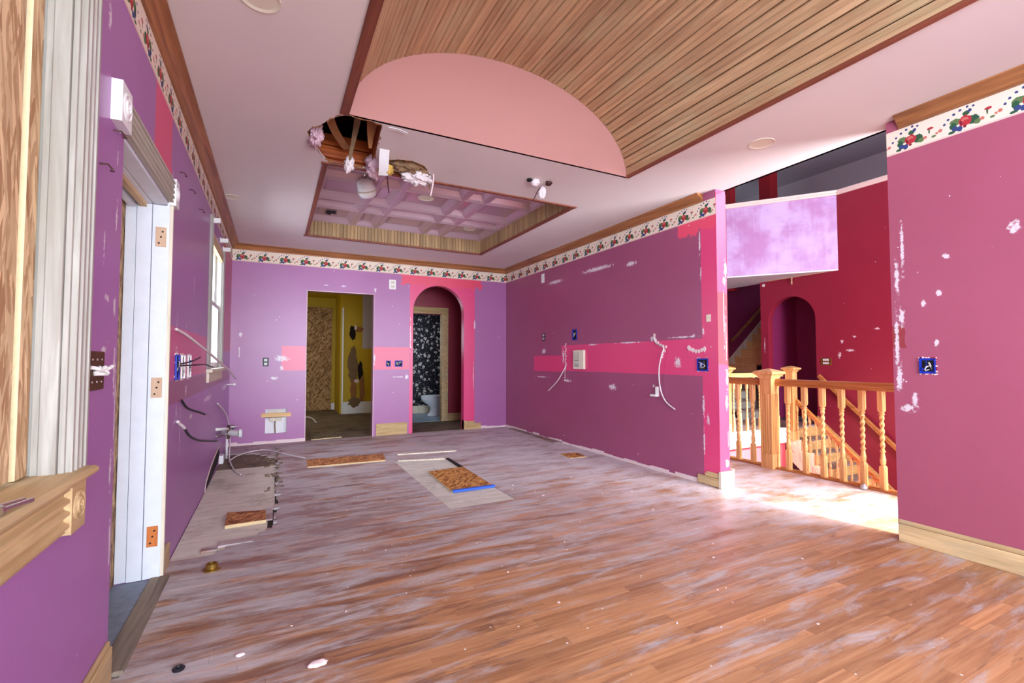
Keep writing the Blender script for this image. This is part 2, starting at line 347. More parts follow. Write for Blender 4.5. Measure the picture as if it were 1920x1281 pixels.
def border_mat(name, U):
    n = NT(name, .6, .3); u = n.math('FRACT', n.math('DIVIDE', {'x': n.x, 'y': n.y}[U], .275)); v = n.math('DIVIDE', n.math('SUBTRACT', n.z, ZB), .17)
    if U == 'y': u = n.math('SUBTRACT', 1., u)
    c = lin((232, 214, 196)); wob = n.math('MULTIPLY', n.math('SUBTRACT', n.noise(n.pos, 70., 2, .7), .5), 1.5)
    G, G2, B, R, R2, P = (44, 84, 58), (92, 116, 72), (52, 66, 118), (176, 46, 58), (122, 26, 44), (196, 108, 96)
    blobs = [(.32, .46, .085, .10, G2), (.27, .34, .05, .10, G), (.62, .36, .075, .13, G), (.68, .24, .05, .07, G2), (.5, .66, .05, .07, G), (.56, .72, .03, .05, B),
             (.30, .22, .045, .08, B), (.38, .17, .045, .08, B), (.24, .12, .05, .04, G), (.48, .40, .088, .15, R), (.475, .42, .05, .085, P), (.49, .36, .045, .06, R), (.47, .2, .025, .04, R2), (.41, .36, .02, .06, R2),
             (.12, .5, .022, .035, B), (.19, .64, .022, .035, B), (.29, .76, .022, .035, B), (.40, .84, .022, .035, B), (.52, .88, .022, .035, B), (.62, .84, .02, .03, B),
             (.86, .56, .05, .04, R), (.84, .46, .012, .08, G), (.76, .28, .03, .045, P), (.92, .22, .035, .035, G2), (.98, .30, .022, .035, P), (.04, .34, .03, .05, P)]
    for cu, cv, ru, rv, col in blobs:
        du = n.math('DIVIDE', n.math('SUBTRACT', u, cu), ru*1.28); dv = n.math('DIVIDE', n.math('SUBTRACT', v, cv), rv*1.28)
        q = n.math('ADD', n.math('ADD', n.math('MULTIPLY', du, du), n.math('MULTIPLY', dv, dv)), wob)
        c = n.mix(n.math('LESS_THAN', q, .9), c, lin(col))
    c = n.mix(n.math('LESS_THAN', v, .06), c, lin((222, 190, 180)))
    n.color(c); return n.m
M['borderX'] = border_mat('floral_border_print_x', 'x'); M['borderY'] = border_mat('floral_border_print_y', 'y')
def floral_dark():
    n = NT('dark_floral_wallpaper', .55, .3); d = n.voro(n.addv(n.pos, n.scale(n.noise(n.pos, 6., 3, col=True), (.10, .10, .10))), 10.5); d2 = n.voro(n.addv(n.pos, (3., 3., 3.)), 22.)
    pet = n.noise(n.pos, 34., 3, .7)
    m = n.math('MULTIPLY', n.math('LESS_THAN', d, .36), n.math('GREATER_THAN', pet, .46)); m2 = n.math('MULTIPLY', n.math('LESS_THAN', d2, .26), .7)
    c = n.mix(m2, lin((26, 24, 34)), lin((150, 150, 158))); c = n.mix(m, c, lin((206, 200, 196))); n.color(c); return n.m
M['floral'] = floral_dark()
def glass():
    m = bpy.data.materials.new('window_glass'); m.use_nodes = True; t = m.node_tree; t.nodes.clear()
    o = t.nodes.new('ShaderNodeOutputMaterial'); a = t.nodes.new('ShaderNodeBsdfTransparent'); g = t.nodes.new('ShaderNodeBsdfGlossy'); g.inputs['Roughness'].default_value = .03
    x = t.nodes.new('ShaderNodeMixShader'); x.inputs[0].default_value = .08; t.links.new(a.outputs[0], x.inputs[1]); t.links.new(g.outputs[0], x.inputs[2]); t.links.new(x.outputs[0], o.inputs[0]); return m
M['glass'] = glass()
# wall paints with the patches left where cupboards and trim came off
M['wl'] = paint('mauve_left_wall_paint', (164, 102, 170), 'y',
    [(ACC, 2.82, 3.24, 2.2, 2.6, .02), (ACC, 3.2, 3.26, 1.4, 2.3, .02), ((214, 74, 138), 3.26, 5.0, 1.08, 1.40, .015), ((150, 72, 112), 3.3, 7.6, .93, 1.07, .03), ((190, 70, 100), 6.35, 7.6, 1.3, 2.6, .25)],
    [(2.1, 2.42, .02, .05), (2.24, 1.96, .01, .04), (2.25, 1.75, .012, .07), (2.12, 1.6, .012, .06), (2.17, 1.42, .03, .02), (2.26, 1.40, .015, .05), (2.28, 1.16, .012, .12), (2.27, .78, .015, .10), (2.29, .5, .012, .12),
     (3.55, 1.44, .012, .07), (3.9, 1.42, .012, .03), (4.2, 1.75, .012, .10), (3.55, 1.2, .05, .09), (3.95, .98, .03, .05), (5.2, .84, .35, .03), (6.9, .86, .4, .04), (4.2, .78, .1, .02), (3.6, .86, .02, .05), (3.75, .74, .012, .2), (3.3, 2.25, .008, .09), (3.32, 1.75, .008, .12), (2.30, 1.0, .008, .2), (2.14, 1.235, .04, .012)], .75)
M['wb'] = paint('mauve_back_wall_paint', MAUVE, 'x',
    [((226, 92, 130), .10, .43, 1.04, 1.40, .008), ((226, 92, 130), 1.40, 1.97, 1.04, 1.40, .012), ((226, 68, 124), 1.975, 3.12, -.1, 2.56, .03), (ACC2, 1.84, 3.26, 2.44, 2.62, .28)],
    [(.02, .93, .05, .03), (1.8, .92, .12, .008), (1.93, .92, .03, .04), (.1, 1.22, .10, .05), (.1, 1.08, .03, .04), (-.42, 1.55, .02, .04), (-.43, 1.3, .008, .1), (.7, 2.33, .05, .012), (.95, 2.33, .04, .01), (1.42, 2.3, .02, .05), (1.99, 1.6, .01, .3), (3.12, 1.8, .015, .10), (3.1, .9, .008, .3), (2.0, 1.4, .03, .01), (1.42, 1.2, .012, .1)], .45)
M['wr'] = paint('mauve_right_wall_paint', (156, 76, 112), 'y',
    [(ACC, 3.0, 5.75, 1.04, 1.405, .012), (ACC, 5.7, 6.56, 1.02, 1.26, .008), (ACC, 2.9, 3.235, -.1, 2.7, .012), (ACC2, 2.9, 3.52, 2.46, 2.7, .30)],
    [(5.0, 1.395, .12, .012), (4.3, 1.40, .25, .01), (3.9, 1.43, .05, .03), (3.5, 1.43, .2, .01), (3.22, 1.47, .012, .06), (3.34, 1.44, .02, .02), (5.9, 2.36, .22, .03), (4.9, 2.38, .35, .03), (4.25, 2.33, .10, .03), (3.25, 2.35, .012, .12), (3.24, 2.05, .01, .07), (3.23, .75, .015, .12), (3.18, .62, .02, .06), (3.23, .4, .01, .15), (4.6, .86, .08, .04), (5.6, .90, .12, .02), (6.3, .93, .2, .012), (3.55, 1.17, .05, .06), (6.25, 1.33, .07, .04), (3.9, .91, .02, .02), (5.7, 1.25, .03, .12)], .65)
M['wn'] = paint('mauve_near_wall_paint', (166, 84, 108), 'y', [((150, 60, 66), 1.58, 1.66, 1.28, 1.42, .05)],
    [(1.62, 1.75, .015, .13), (1.60, 1.48, .02, .07), (1.63, 1.3, .015, .25), (1.585, 1.95, .012, .2), (1.40, 1.62, .02, .025), (1.48, 1.56, .016, .03), (1.36, 1.85, .02, .02), (1.05, 1.95, .03, .04), (1.42, 1.31, .012, .04), (1.62, 1.08, .02, .10), (1.58, .88, .05, .03), (.85, 1.4, .03, .03), (1.54, .94, .02, .05)], .55)
M['wend'] = paint('worn_wall_end_paint', (206, 64, 100), 'z', [((172, 54, 66), 1.15, 1.85, 3.7, 3.9, .12)], [(1.95, 3.83, .05, .02), (1.02, 3.85, .10, .02), (.8, 3.84, .08, .02), (1.6, 3.82, .35, .006), (1.4, 3.845, .3, .006), (.22, 3.83, .04, .03), (2.05, 3.85, .1, .02), (.45, 3.85, .12, .004)], .9, .35, V='x')
M['wendup'] = M['wend']

# ================================================================== STRUCTURE
def wall_mb(ax, a, b, u0, u1, z0, z1, holes=(), arches=()):
    # holes (ua, ub, za, zb); arches (ua, ub, spring z) = round-headed openings from z0
    mb = MB(); cuts = {u0, u1}
    for h in holes: cuts |= {h[0], h[1]}
    for A in arches:
        r = (A[1]-A[0])/2; c = (A[0]+A[1])/2
        cuts |= {c + r*cos(pi*k/24) for k in range(25)} | {A[0], A[1]}
    cs = sorted(c for c in cuts if u0-1e-9 <= c <= u1+1e-9); cs = [c for i, c in enumerate(cs) if i == 0 or c-cs[i-1] > 1e-6]
    def put(ua, ub, la, lb, ha, hb):
        if max(ha-la, hb-lb) < 1e-6: return
        poly = [(ua, la), (ub, lb), (ub, hb), (ua, ha)]
        mb.prism(poly, ax, a, b) if ax in 'xy' else None
    for ua, ub in zip(cs, cs[1:]):
        m = (ua+ub)/2; spans = [(z0, z1)]
        for h in holes:
            if h[0] < m < h[1]:
                new = []
                for s0, s1 in spans:
                    if h[2] > s0: new.append((s0, min(s1, h[2])))
                    if h[3] < s1: new.append((max(s0, h[3]), s1))
                spans = [q for q in new if q[1]-q[0] > 1e-6]
        arch = next((A for A in arches if A[0] < m < A[1]), None)
        if arch:
            r = (arch[1]-arch[0])/2; c = (arch[0]+arch[1])/2
            f = lambda u: arch[2] + sqrt(max(0, r*r-(u-c)**2))
            put(ua, ub, f(ua), f(ub), z1, z1)
        else:
            for s0, s1 in spans: put(ua, ub, s0, s0, s1, s1)
    return mb
def struct(mb, name, mat, label, parent=None, smooth=False, bevel=0):
    return tag(mb.ob(name, mat, parent, smooth, bevel), label, kind='structure')

REAR = -2.6
wl = struct(wall_mb('x', XL-.2, XL, REAR, YB, -.02, H+.02, [(-2.2, -1.1, 1.1, 2.6), (-.9, 1.825, .85, 2.62), (2.31, 3.225, -.02, 2.09), (5.14, 6.22, 1.10, 2.44)]), 'wall_left', M['wl'], 'mauve left wall with boarded window and stripped doorway')  # rearmost opening is unseen, added for the left rear area light
wb = struct(wall_mb('y', YB, YB+.13, XL-.2, XO, -.02, H+.02, [(.435, 1.398, -.02, 2.226), (-.093, .187, .14, .49)], [(2.03, 2.925, 1.998)]), 'wall_back', M['wb'], 'mauve back wall with plain doorway and pink arched opening')
wr = struct(wall_mb('x', XR, XO, 3.055, YB, -.02, H), 'wall_right', M['wr'], 'mauve right wall with a long pink band where cupboards hung')
we = struct(MB().box(XR-.001, XO+.001, 3.051, 3.055, -.02, H-.03), 'wall_end', M['wend'], 'scraped pink narrow end of the right wall beside the stair opening')
wn = struct(wall_mb('x', XR, XO, REAR, 1.655, -.02, H, [(1.42, 1.515, 1.105, 1.215)]), 'wall_near_right', M['wn'], 'mauve wall with patched scrapes in the right foreground')
struct(wall_mb('y', REAR-.15, REAR, XL-.2, XO, -.02, H+.02, [(-.4, 2.8, .55, 2.62)]), 'wall_rear', M['wl'], 'mauve wall with the window opening opposite the arch')
struct(MB().box(XL-.4, XO+.2, REAR-2.2, REAR-.15, 2.72, 2.8), 'sun_block_roof', M['white'], 'added unseen roof slab keeping sun out of the opening opposite the arch')  # unseen slab, added to stop sun entering through the rear opening
struct(MB().box(XL-.2, XO, REAR-.15, YB+.2, 3.72, 3.8), 'ceiling_deck', M['joist'], 'rough deck closing the space over the ceiling')
atx = MB(); atx.box(XL-.2, XL-.1, REAR, YB, H, 3.72); atx.box(XL-.2, XO, YB+.02, YB+.12, H, 3.72); atx.box(XL-.2, XO, REAR-.1, REAR, H, 3.72)
struct(atx, 'wall_attic', M['joist'], 'rough framing round the space over the ceiling')
struct(MB().box(XO-.03, XO, REAR, YB+.13, H, 5.7), 'wall_upper', M['redwall'], 'red wall above the kitchen ceiling edge in the stair hall')

# ---- ceiling with openings for vault, tray, lamps and the broken hole
VX0, VX1, VY = .405, 2.785, 3.211
TX0, TX1, TY0, TY1, TZ = .352, 2.827, 4.10, 6.634, 3.037
HOLE = [(.185, 3.60), (.205, 3.53), (.262, 3.45), (.30, 3.36), (.345, 3.285), (.40, 3.235), (.47, 3.228), (.56, 3.236), (.645, 3.25), (.66, 3.42), (.672, 3.55), (.69, 3.72), (.72, 3.90), (.66, 4.075), (.52, 4.085), (.38, 4.082), (.36, 4.05), (.315, 3.97), (.27, 3.84), (.215, 3.71)]
HOLE2 = [(.80, 3.83), (.88, 3.76), (.98, 3.74), (1.08, 3.78), (1.15, 3.86), (1.17, 3.98), (1.13, 4.07), (1.0, 4.08), (.86, 4.08), (.80, 3.98)]
LAMPS = [(3.251, 2.239, .088, 'round recessed downlight in the ceiling near the stair opening'), (-.40, 5.394, .075, 'small recessed downlight beside the left crown moulding'), (-.082, 2.345, .085, 'recessed downlight cut by the top edge of the frame')]
def hole_sheet(outer, holes, z, th):
    vs = []; es = []
    for loop in [outer] + holes:
        n = len(vs); vs += [Vector(p) for p in loop]; es += [(n+i, n+(i+1) % len(loop)) for i in range(len(loop))]
    V, E, F, *_ = delaunay_2d_cdt(vs, es, [], 0, 1e-6)
    def inside(p, poly):
        c = False; j = len(poly)-1
        for i in range(len(poly)):
            if (poly[i][1] > p[1]) != (poly[j][1] > p[1]) and p[0] < (poly[j][0]-poly[i][0])*(p[1]-poly[i][1])/(poly[j][1]-poly[i][1])+poly[i][0]: c = not c
            j = i
        return c
    mb = MB(); keep = []
    for f in F:
        cx = sum(V[i].x for i in f)/len(f); cy = sum(V[i].y for i in f)/len(f)
        if inside((cx, cy), outer) and not any(inside((cx, cy), h) for h in holes): keep.append(tuple(f))
    n = len(V); mb.v = [(p.x, p.y, z) for p in V] + [(p.x, p.y, z+th) for p in V]
    cnt = {}
    for f in keep:
        mb.f += [f, tuple(i+n for i in f[::-1])]
        for i in range(len(f)):
            e = (f[i], f[(i+1) % len(f)]); cnt[e] = cnt.get(e, 0)+1
    for (i, j) in cnt:
        if (j, i) not in cnt: mb.f.append((j, i, i+n, j+n))
    return mb
circ = lambda x, y, r, n=20: [(x+r*cos(2*pi*k/n), y+r*sin(2*pi*k/n)) for k in range(n)]
ce = hole_sheet([(XL-.1, REAR-.1), (XO, REAR-.1), (XO, YB+.05), (XL-.1, YB+.05)],
    [[(VX0, -.7), (VX1, -.7), (VX1, VY), (VX0, VY)], [(TX0, TY0), (TX1, TY0), (TX1, TY1), (TX0, TY1)], HOLE, HOLE2] + [circ(x, y, r*.86) for x, y, r, _ in LAMPS], H, .014)
ceiling = struct(ce, 'ceiling', M['ceil'], 'flat pinkish white plaster ceiling with broken holes')
# torn plaster lip round the hole, joists seen in it
def lip(poly, name, seed):
    mb = MB(); rnd = random.Random(seed); n = len(poly); cx = sum(p[0] for p in poly)/n; cy = sum(p[1] for p in poly)/n
    pts = []
    for i in range(n):
        for k in range(3):
            t = k/3; x = poly[i][0]*(1-t)+poly[(i+1) % n][0]*t; y = poly[i][1]*(1-t)+poly[(i+1) % n][1]*t
            s = 1 - rnd.uniform(-.06, .045); pts.append((cx+(x-cx)*s, cy+(y-cy)*s, rnd.uniform(-.008, .004), x, y))
    m = len(pts); A = [(p[3], p[4], H+.001) for p in pts]; B = [(p[0], p[1], H+p[2]) for p in pts]; C = [(p[0], p[1], H+.016) for p in pts]
    mb.v = A+B+C
    for i in range(m):
        j = (i+1) % m; mb.f += [(i, j, m+j, m+i), (m+i, m+j, 2*m+j, 2*m+i)]
    return tag(mb.ob(name, M['kraft'], ceiling), 'ragged broken plaster edge')
lip(HOLE, 'broken_edge', 1); lip(HOLE2, 'broken_edge', 2)
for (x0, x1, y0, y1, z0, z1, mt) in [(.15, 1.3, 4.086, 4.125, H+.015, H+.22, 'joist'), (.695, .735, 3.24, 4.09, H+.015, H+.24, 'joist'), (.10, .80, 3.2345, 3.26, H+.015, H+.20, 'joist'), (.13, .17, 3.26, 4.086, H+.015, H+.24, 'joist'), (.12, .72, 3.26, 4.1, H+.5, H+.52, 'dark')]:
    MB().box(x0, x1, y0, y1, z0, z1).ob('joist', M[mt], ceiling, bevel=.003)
bf = MB()
for k in range(2): bf.box(.17, .7, 4.03-.0, 4.086, H+.03+k*.10, H+.12+k*.10)
bf.ob('blocking', M['joist'], ceiling, bevel=.004)

# ---- barrel vault of beadboard
vault = empty('ceiling_vault', (1.595, 1.25, H), 'barrel vault of varnished beadboard slats sunk in the ceiling', kind='structure')
vc, va, vb = 1.595, (VX1-VX0)/2-.012, .685
arc = [(vc - va*cos(pi*k/400), H + vb*sin(pi*k/400)) for k in range(401)]
L = [0]
for p, q in zip(arc, arc[1:]): L.append(L[-1]+math.dist(p, q))
NS = 37; sw = L[-1]/NS
# slat section: one board with a bead and two grooves, normal pointing down into the room
def slat_mesh(w, y0, y1):
    t = .012; g = .0035
    prof = [(-w/2+.0012, t), (-w/2+.0012, .009), (-w/2+.007, 0), (-.005, 0), (-.0015, .004), (.0015, .004), (.005, 0), (w/2-.007, 0), (w/2-.0012, .009), (w/2-.0012, t)]
    return MB().prism(prof, 'y', y0, y1).mesh('slat')
sm = slat_mesh(sw, -.7-1.25, VY-.004-1.25); sm.materials.append(M['slat'])
def arc_at(s):
    i = max(0, min(399, next((k for k in range(400) if L[k+1] >= s), 399)))
    t = (s-L[i])/(L[i+1]-L[i]); p, q = arc[i], arc[i+1]
    return (p[0]*(1-t)+q[0]*t, p[1]*(1-t)+q[1]*t), atan2(q[1]-p[1], q[0]-p[0])
for k in range(NS):
    (x, z), a = arc_at((k+.5)*sw)
    inst(sm, 'slat', vault, (x-1.595, 0, z-H), (0, -a, 0))
# end wall of the vault (lunette)
ar = [(vc - (va+.02)*cos(pi*k/60), H - .0 + (vb+.02)*sin(pi*k/60)) for k in range(61)]
MB().prism([(p[0]-1.595, p[1]-H) for p in ar], 'y', VY-1.25-.003, VY-1.25+.02).ob('end_panel', M['salmon'], vault)
MB().box(VX0-.045-1.595, VX0+.012-1.595, -1.95, VY-1.25, -.012, .012).ob('edge_trim', M['redtrim'], vault, bevel=.003)
MB().box(VX1-.012-1.595, VX1+.022-1.595, -1.95, VY-1.25, -.010, .012).ob('edge_trim', M['redtrim'], vault, bevel=.003)
MB().prism([(p[0]-1.595, p[1]-H+.03) for p in ar] , 'y', -1.97, -1.95).ob('end_panel', M['salmon'], vault)

# ---- tray ceiling with beadboard sides and pressed tin panels
tray = empty('ceiling_tray', (1.59, 5.37, H), 'recessed tray ceiling lined with beadboard and pressed tin panels', kind='structure')
def slatv(w, h):
    return MB().prism([(-w/2+.0008, 0), (-w/2+.0008, -.005), (-w/2+.005, -.010), (w/2-.005, -.010), (w/2-.0008, -.005), (w/2-.0008, 0)], 'z', 0, h)
tw = .0455; tm = slatv(tw, TZ-H).mesh('slat'); tm.materials.append(M['slatv'])
def run(p0, p1, rot):
    d = math.dist(p0, p1); n = round(d/tw)
    for i in range(n):
        t = (i+.5)/n; inst(tm, 'slat', tray, (p0[0]*(1-t)+p1[0]*t-1.59, p0[1]*(1-t)+p1[1]*t-5.37, 0), (0, 0, rot), (d/n/tw, 1, 1))
run((TX0, TY1), (TX1, TY1), 0); run((TX1, TY1), (TX1, TY0), -pi/2); run((TX0, TY0), (TX0, TY1), pi/2); run((TX1, TY0), (TX0, TY0), pi)
for (x0, x1, y0, y1) in [(TX0-.03, TX1+.03, TY1-.022, TY1+.02), (TX1-.022, TX1+.02, TY0, TY1), (TX0-.02, TX0+.022, TY0, TY1), (TX0-.03, TX1+.03, TY0-.02, TY0+.016)]:
    MB().box(x0-1.59, x1-1.59, y0-5.37, y1-5.37, -.012, .012).ob('edge_trim', M['redtrim'], tray, bevel=.003)
XC = [TX0, .93, 1.235, 1.915, 2.19, TX1]; YC = [TY0, 4.66, 5.01, 5.645, 5.985, TY1]
for i in range(5):
    for j in range(5):
        x0, x1, y0, y1 = XC[i]-1.59, XC[i+1]-1.59, YC[j]-5.37, YC[j+1]-5.37; z = TZ-H
        mb = MB(); rs = []
        for (ins, dz) in [(0, 0), (.006, -.006), (.016, -.006), (.022, 0), (.034, 0), (.045, .008), (.10 if (i % 2 == 0 and j % 2 == 0) else .085, .062), (.112 if (i % 2 == 0 and j % 2 == 0) else .095, .062), (.12 if (i % 2 == 0 and j % 2 == 0) else .10, .055)]:
            rs.append([(x0+ins, y0+ins, z+dz), (x1-ins, y0+ins, z+dz), (x1-ins, y1-ins, z+dz), (x0+ins, y1-ins, z+dz)])
        n = len(mb.v); mb.rings(rs, False); mb.f.append(tuple(range(len(mb.v)-4, len(mb.v))))
        mb.ob('tin_panel', M['tin'], tray)

# ---- crown moulding and wallpaper border
CP = [(0, 0), (.082, 0), (.082, -.010), (.070, -.018), (.052, -.026), (.034, -.045), (.022, -.058), (.016, -.066), (.016, -.078), (0, -.078)]
def crown(name, run_ax, a, b, side, at, mat, label):
    pol = [((at + side*p), H + q) for p, q in CP]
    mb = MB()
    mb.prism(pol, 'y' if run_ax == 'y' else 'x', a, b)
    return struct(mb, name, mat, label)
crown('trim_1', 'y', REAR, YB, 1, XL, M['stainY'], 'stained crown moulding along the left wall')
crown('trim_2', 'x', XL, XR, -1, YB, M['stainX'], 'stained crown moulding along the back wall')
crown('trim_3', 'y', 3.20, YB, -1, XR, M['stainY'], 'stained crown moulding along the right wall ending short of the stair opening')
crown('trim_4', 'y', REAR, 1.58, -1, XR, M['stainY'], 'stained crown moulding on the near right wall')
BZ1 = H-.078
for par, bx, mt in [(wl, (XL, XL+.002, REAR, YB, ZB, BZ1), 'borderY'), (wb, (XL, XR, YB-.002, YB, ZB, BZ1), 'borderX'), (wr, (XR-.002, XR, 3.056, YB, ZB, BZ1), 'borderY'), (wn, (XR-.002, XR, REAR, 1.654, ZB, BZ1), 'borderY')]:
    tag(MB().box(*bx).ob('wallpaper_border', M[mt], par), 'cream wallpaper border printed with roses and blue flowers')

# ================================================================== FLOOR
fl = MB(); fl.box(XL-.2, XO+1.172, REAR-.15, 5.2, -.06, -.016); fl.box(XL-.2, XO, 5.2, 12.4, -.06, -.016)
M['joint'] = plain('dark_floor_joint', (58, 42, 36), .9)
floor_o = struct(fl, 'floor', M['joint'], 'worn strip wood floor with stripped subfloor patches')
PW = .0605
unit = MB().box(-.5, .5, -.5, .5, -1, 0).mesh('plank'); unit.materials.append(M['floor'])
SUB = [(-.545, 3.447), (-.31, 3.447), (-.15, 3.62), (.045, 3.84), (.06, 6.40), (-.05, 6.62), (-.18, 6.9), (-.545, 6.95)]
def xleft(y):
    if 3.447 < y < 6.95:
        for (a, b) in zip(SUB, SUB[1:]):
            if min(a[1], b[1]) <= y <= max(a[1], b[1]) and a[1] != b[1]:
                return a[0] + (b[0]-a[0])*(y-a[1])/(b[1]-a[1]) + random.uniform(-.03, .03)
    return XL+.012 if not 2.31 < y < 3.22 else XL+.04
PATCH = (1.29, 1.88, 3.60, 5.58)
rows = []
y = 1.02 - 60*PW
rp = random.Random(3); planks = []
while y < YB+.0:
    yc = y+PW/2; x = xleft(yc); xe = XO+1.12 if yc > 1.0 or yc < -20 else XR
    if 1.655 < yc < 3.05: xe = 4.955
    elif yc >= 3.05: xe = XR - .004
    else: xe = XR-.002
    x -= 0; first = True
    while x < xe-.01:
        ln = rp.uniform(.35, 1.25)
        if first: ln *= rp.uniform(.3, 1); first = False
        e = min(x+ln, xe)
        if xe-e < .12: e = xe
        segs = [(x, e)]
        if PATCH[2] < yc < PATCH[3]:
            segs = [(a, b) for a, b in ((x, min(e, PATCH[0])), (max(x, PATCH[1]), e)) if b-a > .01]
        for a, b in segs: planks.append((a, b, yc))
        x = e
    y += PW
# hall strip beyond the right wall
for k in range(34):
    yc = 3.055 + (k+.5)*PW; x = XO+.004
    if yc > 5.1: break
    while x < 4.955:
        e = min(4.955, x+rp.uniform(.4, 1.1)); planks.append((x, e, yc)); x = e
def px_size(a, b, yc):
    # approximate size in the picture: width in depth times length, only in view
    d = .4535*((a+b)/2) + .891*yc
    lat = .891*((a+b)/2) - .4535*yc
    if d < 1.55 or abs(lat) > 1.2*d+.4 or yc < .6: return 0
    return min(b-a, 1.2)/d**3
order = sorted(range(len(planks)), key=lambda i: -px_size(*planks[i]))
near = set(i for i in order[:298] if px_size(*planks[i]) > 0)
rest = MB(); gap = .0008
for i, (a, b, yc) in enumerate(planks):
    dz = rp.uniform(-.0004, .0002)
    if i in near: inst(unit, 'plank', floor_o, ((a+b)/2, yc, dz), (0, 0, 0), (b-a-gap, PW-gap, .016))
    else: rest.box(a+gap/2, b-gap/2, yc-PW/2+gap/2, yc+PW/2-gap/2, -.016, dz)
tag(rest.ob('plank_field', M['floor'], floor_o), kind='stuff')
for (x0, x1, y0, y1) in [(PATCH[0], PATCH[1], 3.60, 4.28), (PATCH[0], 1.6, 4.285, 5.1), (1.603, PATCH[1], 4.285, 5.1), (PATCH[0], PATCH[1], 5.105, 5.58)]:
    tag(MB().box(x0+.003, x1-.003, y0, y1-.003, -.016, -.004).ob('underlay_panel', M['ply'], floor_o), 'pale bare underlay plywood')
for (x0, x1, y0, y1, mt) in [(XL, -.02, 3.45, 4.30, 'sub'), (XL, .03, 4.305, 5.55, 'sub'), (XL, .05, 5.555, 6.05, 'sub'), (XL, .05, 6.055, 6.95, 'subdark')]:
    tag(MB().box(x0+.004, x1, y0, y1, -.0158, -.0095).ob('subfloor_panel', M[mt], floor_o), 'dirty bare subfloor sheet')
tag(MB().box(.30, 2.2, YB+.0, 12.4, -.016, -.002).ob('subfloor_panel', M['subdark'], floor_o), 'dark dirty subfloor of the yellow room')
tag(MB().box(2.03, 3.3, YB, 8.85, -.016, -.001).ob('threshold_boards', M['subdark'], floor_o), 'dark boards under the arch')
tag(MB().box(.44, 3.2, 6.97, YB, -.0155, .0008).ob('stained_patch', M['floor'], floor_o)) if False else None
# broken debris along the edge of the subfloor trench
deb = MB(); rd = random.Random(5)
for k in range(60):
    x = rd.uniform(-.05, .1) if k < 44 else rd.uniform(-.45, .05); y = rd.uniform(4.9, 7.1) if k < 44 else rd.uniform(6.3, 7.2); s = rd.uniform(.008, .032); a = rd.uniform(0, 3)
    h = rd.uniform(.004, .018); z = -.0095 if x < .03 else .0
    c, sn = cos(a), sin(a); pts = [(x+c*s*q-sn*s*.4*r, y+sn*s*q+c*s*.4*r) for q, r in ((-1, -1), (1, -.7), (.8, 1), (-1, .6))]
    deb.prism(pts, 'z', z, z+h)
tag(deb.ob('splinter_debris', M['subdark']), 'scattered dark splinters along the rotten subfloor edge', 'debris', kind='stuff')
pf = MB()
for k in range(95):
    x = rd.uniform(-.2, 4.7); y = rd.uniform(1.3, 5.5); s = rd.uniform(.003, .010) * (2.2 if k < 6 else 1)
    if x > 3.66 and not 1.8 < y < 3.0: continue
    a = rd.uniform(0, 6.3); pts = [(x+s*cos(a+2*pi*q/5)*rd.uniform(.5, 1.2), y+s*sin(a+2*pi*q/5)*rd.uniform(.4, 1.)) for q in range(5)]
    pf.prism(pts, 'z', .0006, .0006+rd.uniform(.001, .004))
tag(pf.ob('paint_flakes', M['plaster']), 'tiny fallen plaster and paint flakes on the floor', 'debris', kind='stuff')

# baseboards and plinths
def base(name, boxes, mat, label, bevel=.004):
    mb = MB()
    for b in boxes: mb.box(*b)
    return struct(mb, name, mat, label, bevel=bevel)
base('baseboard_right', [(XR-.018, XR, REAR, 1.648, 0, .112), (XR-.013, XR, REAR, 1.648, .1135, .142)], M['rawY'], 'bare pine baseboard with cap strip on the near right wall')
base('baseboard_column', [(XR-.022, XR, 3.04, 3.30, .006, .085), (XR-.012, XR, 3.04, 3.22, .085, .115), (XR-.014, XR, 3.04, 3.2, .115, .132)], M['rawY'], 'stub of bare baseboard at the right wall corner')
base('trim_5', [(XR-.026, XO+.004, 3.02, 3.051, 0, .152), (XO+.002, XO+.022, 3.02, 3.20, 0, .17)], M['whitewood'], 'pale bare plinth boards wrapping the wall end')
base('baseboard_back', [(1.45, 1.946, YB-.014, YB, 0, .19)], M['rawX'], 'wide bare baseboard piece between doorway and arch')
base('baseboard_arch', [(2.925, 2.955, YB-.02, YB+.10, 0, .16), (2.955, 3.24, YB-.016, YB, 0, .10), (2.955, 3.12, YB-.012, YB, .10, .14)], M['rawX'], 'bare baseboard block at the right foot of the arch')
base('baseboard_left', [(XL, XL+.018, 3.245, 3.40, 0, .13)], M['rawY'], 'short piece of bare baseboard right of the left doorway')
base('baseboard_near', [(XL, XL+.02, REAR, 2.29, 0, .125), (XL, XL+.013, REAR, 2.29, .125, .145)], M['rawY'], 'bare baseboard below the boarded window')
pl = MB(); pl.box(XR-.010, XR, 3.31, YB, .0, .012)
rr = random.Random(2); y = 3.31
while y < YB-.1:
    e = min(YB, y+rr.uniform(.08, .3)); pl.box(XR-.006, XR-.0005, y, e, .012, .012+rr.uniform(.004, .030)); y = e
x = XL
while x < .43:
    e = min(.435, x+rr.uniform(.06, .2)); pl.box(x, e, YB-.006, YB, 0, rr.uniform(.025, .05)); x = e
x = 3.24
while x < XR: 
    e = min(XR, x+rr.uniform(.05, .15)); pl.box(x, e, YB-.006, YB, 0, rr.uniform(.02, .05)); x = e
struct(pl, 'trim_6', M['plaster'], 'ragged strip of broken plaster along the foot of the walls')
# thin pale plaster edges round the stripped doorway
dg = MB(); dg.box(.425, .4345, YB-.004, YB+.13, 0, 2.235); dg.box(1.3985, 1.406, YB-.004, YB+.13, 0, 2.235); dg.box(.425, 1.406, YB-.004, YB+.13, 2.2265, 2.236)
struct(dg, 'trim_7', M['plaster'], 'raw plaster edge round the plain doorway')

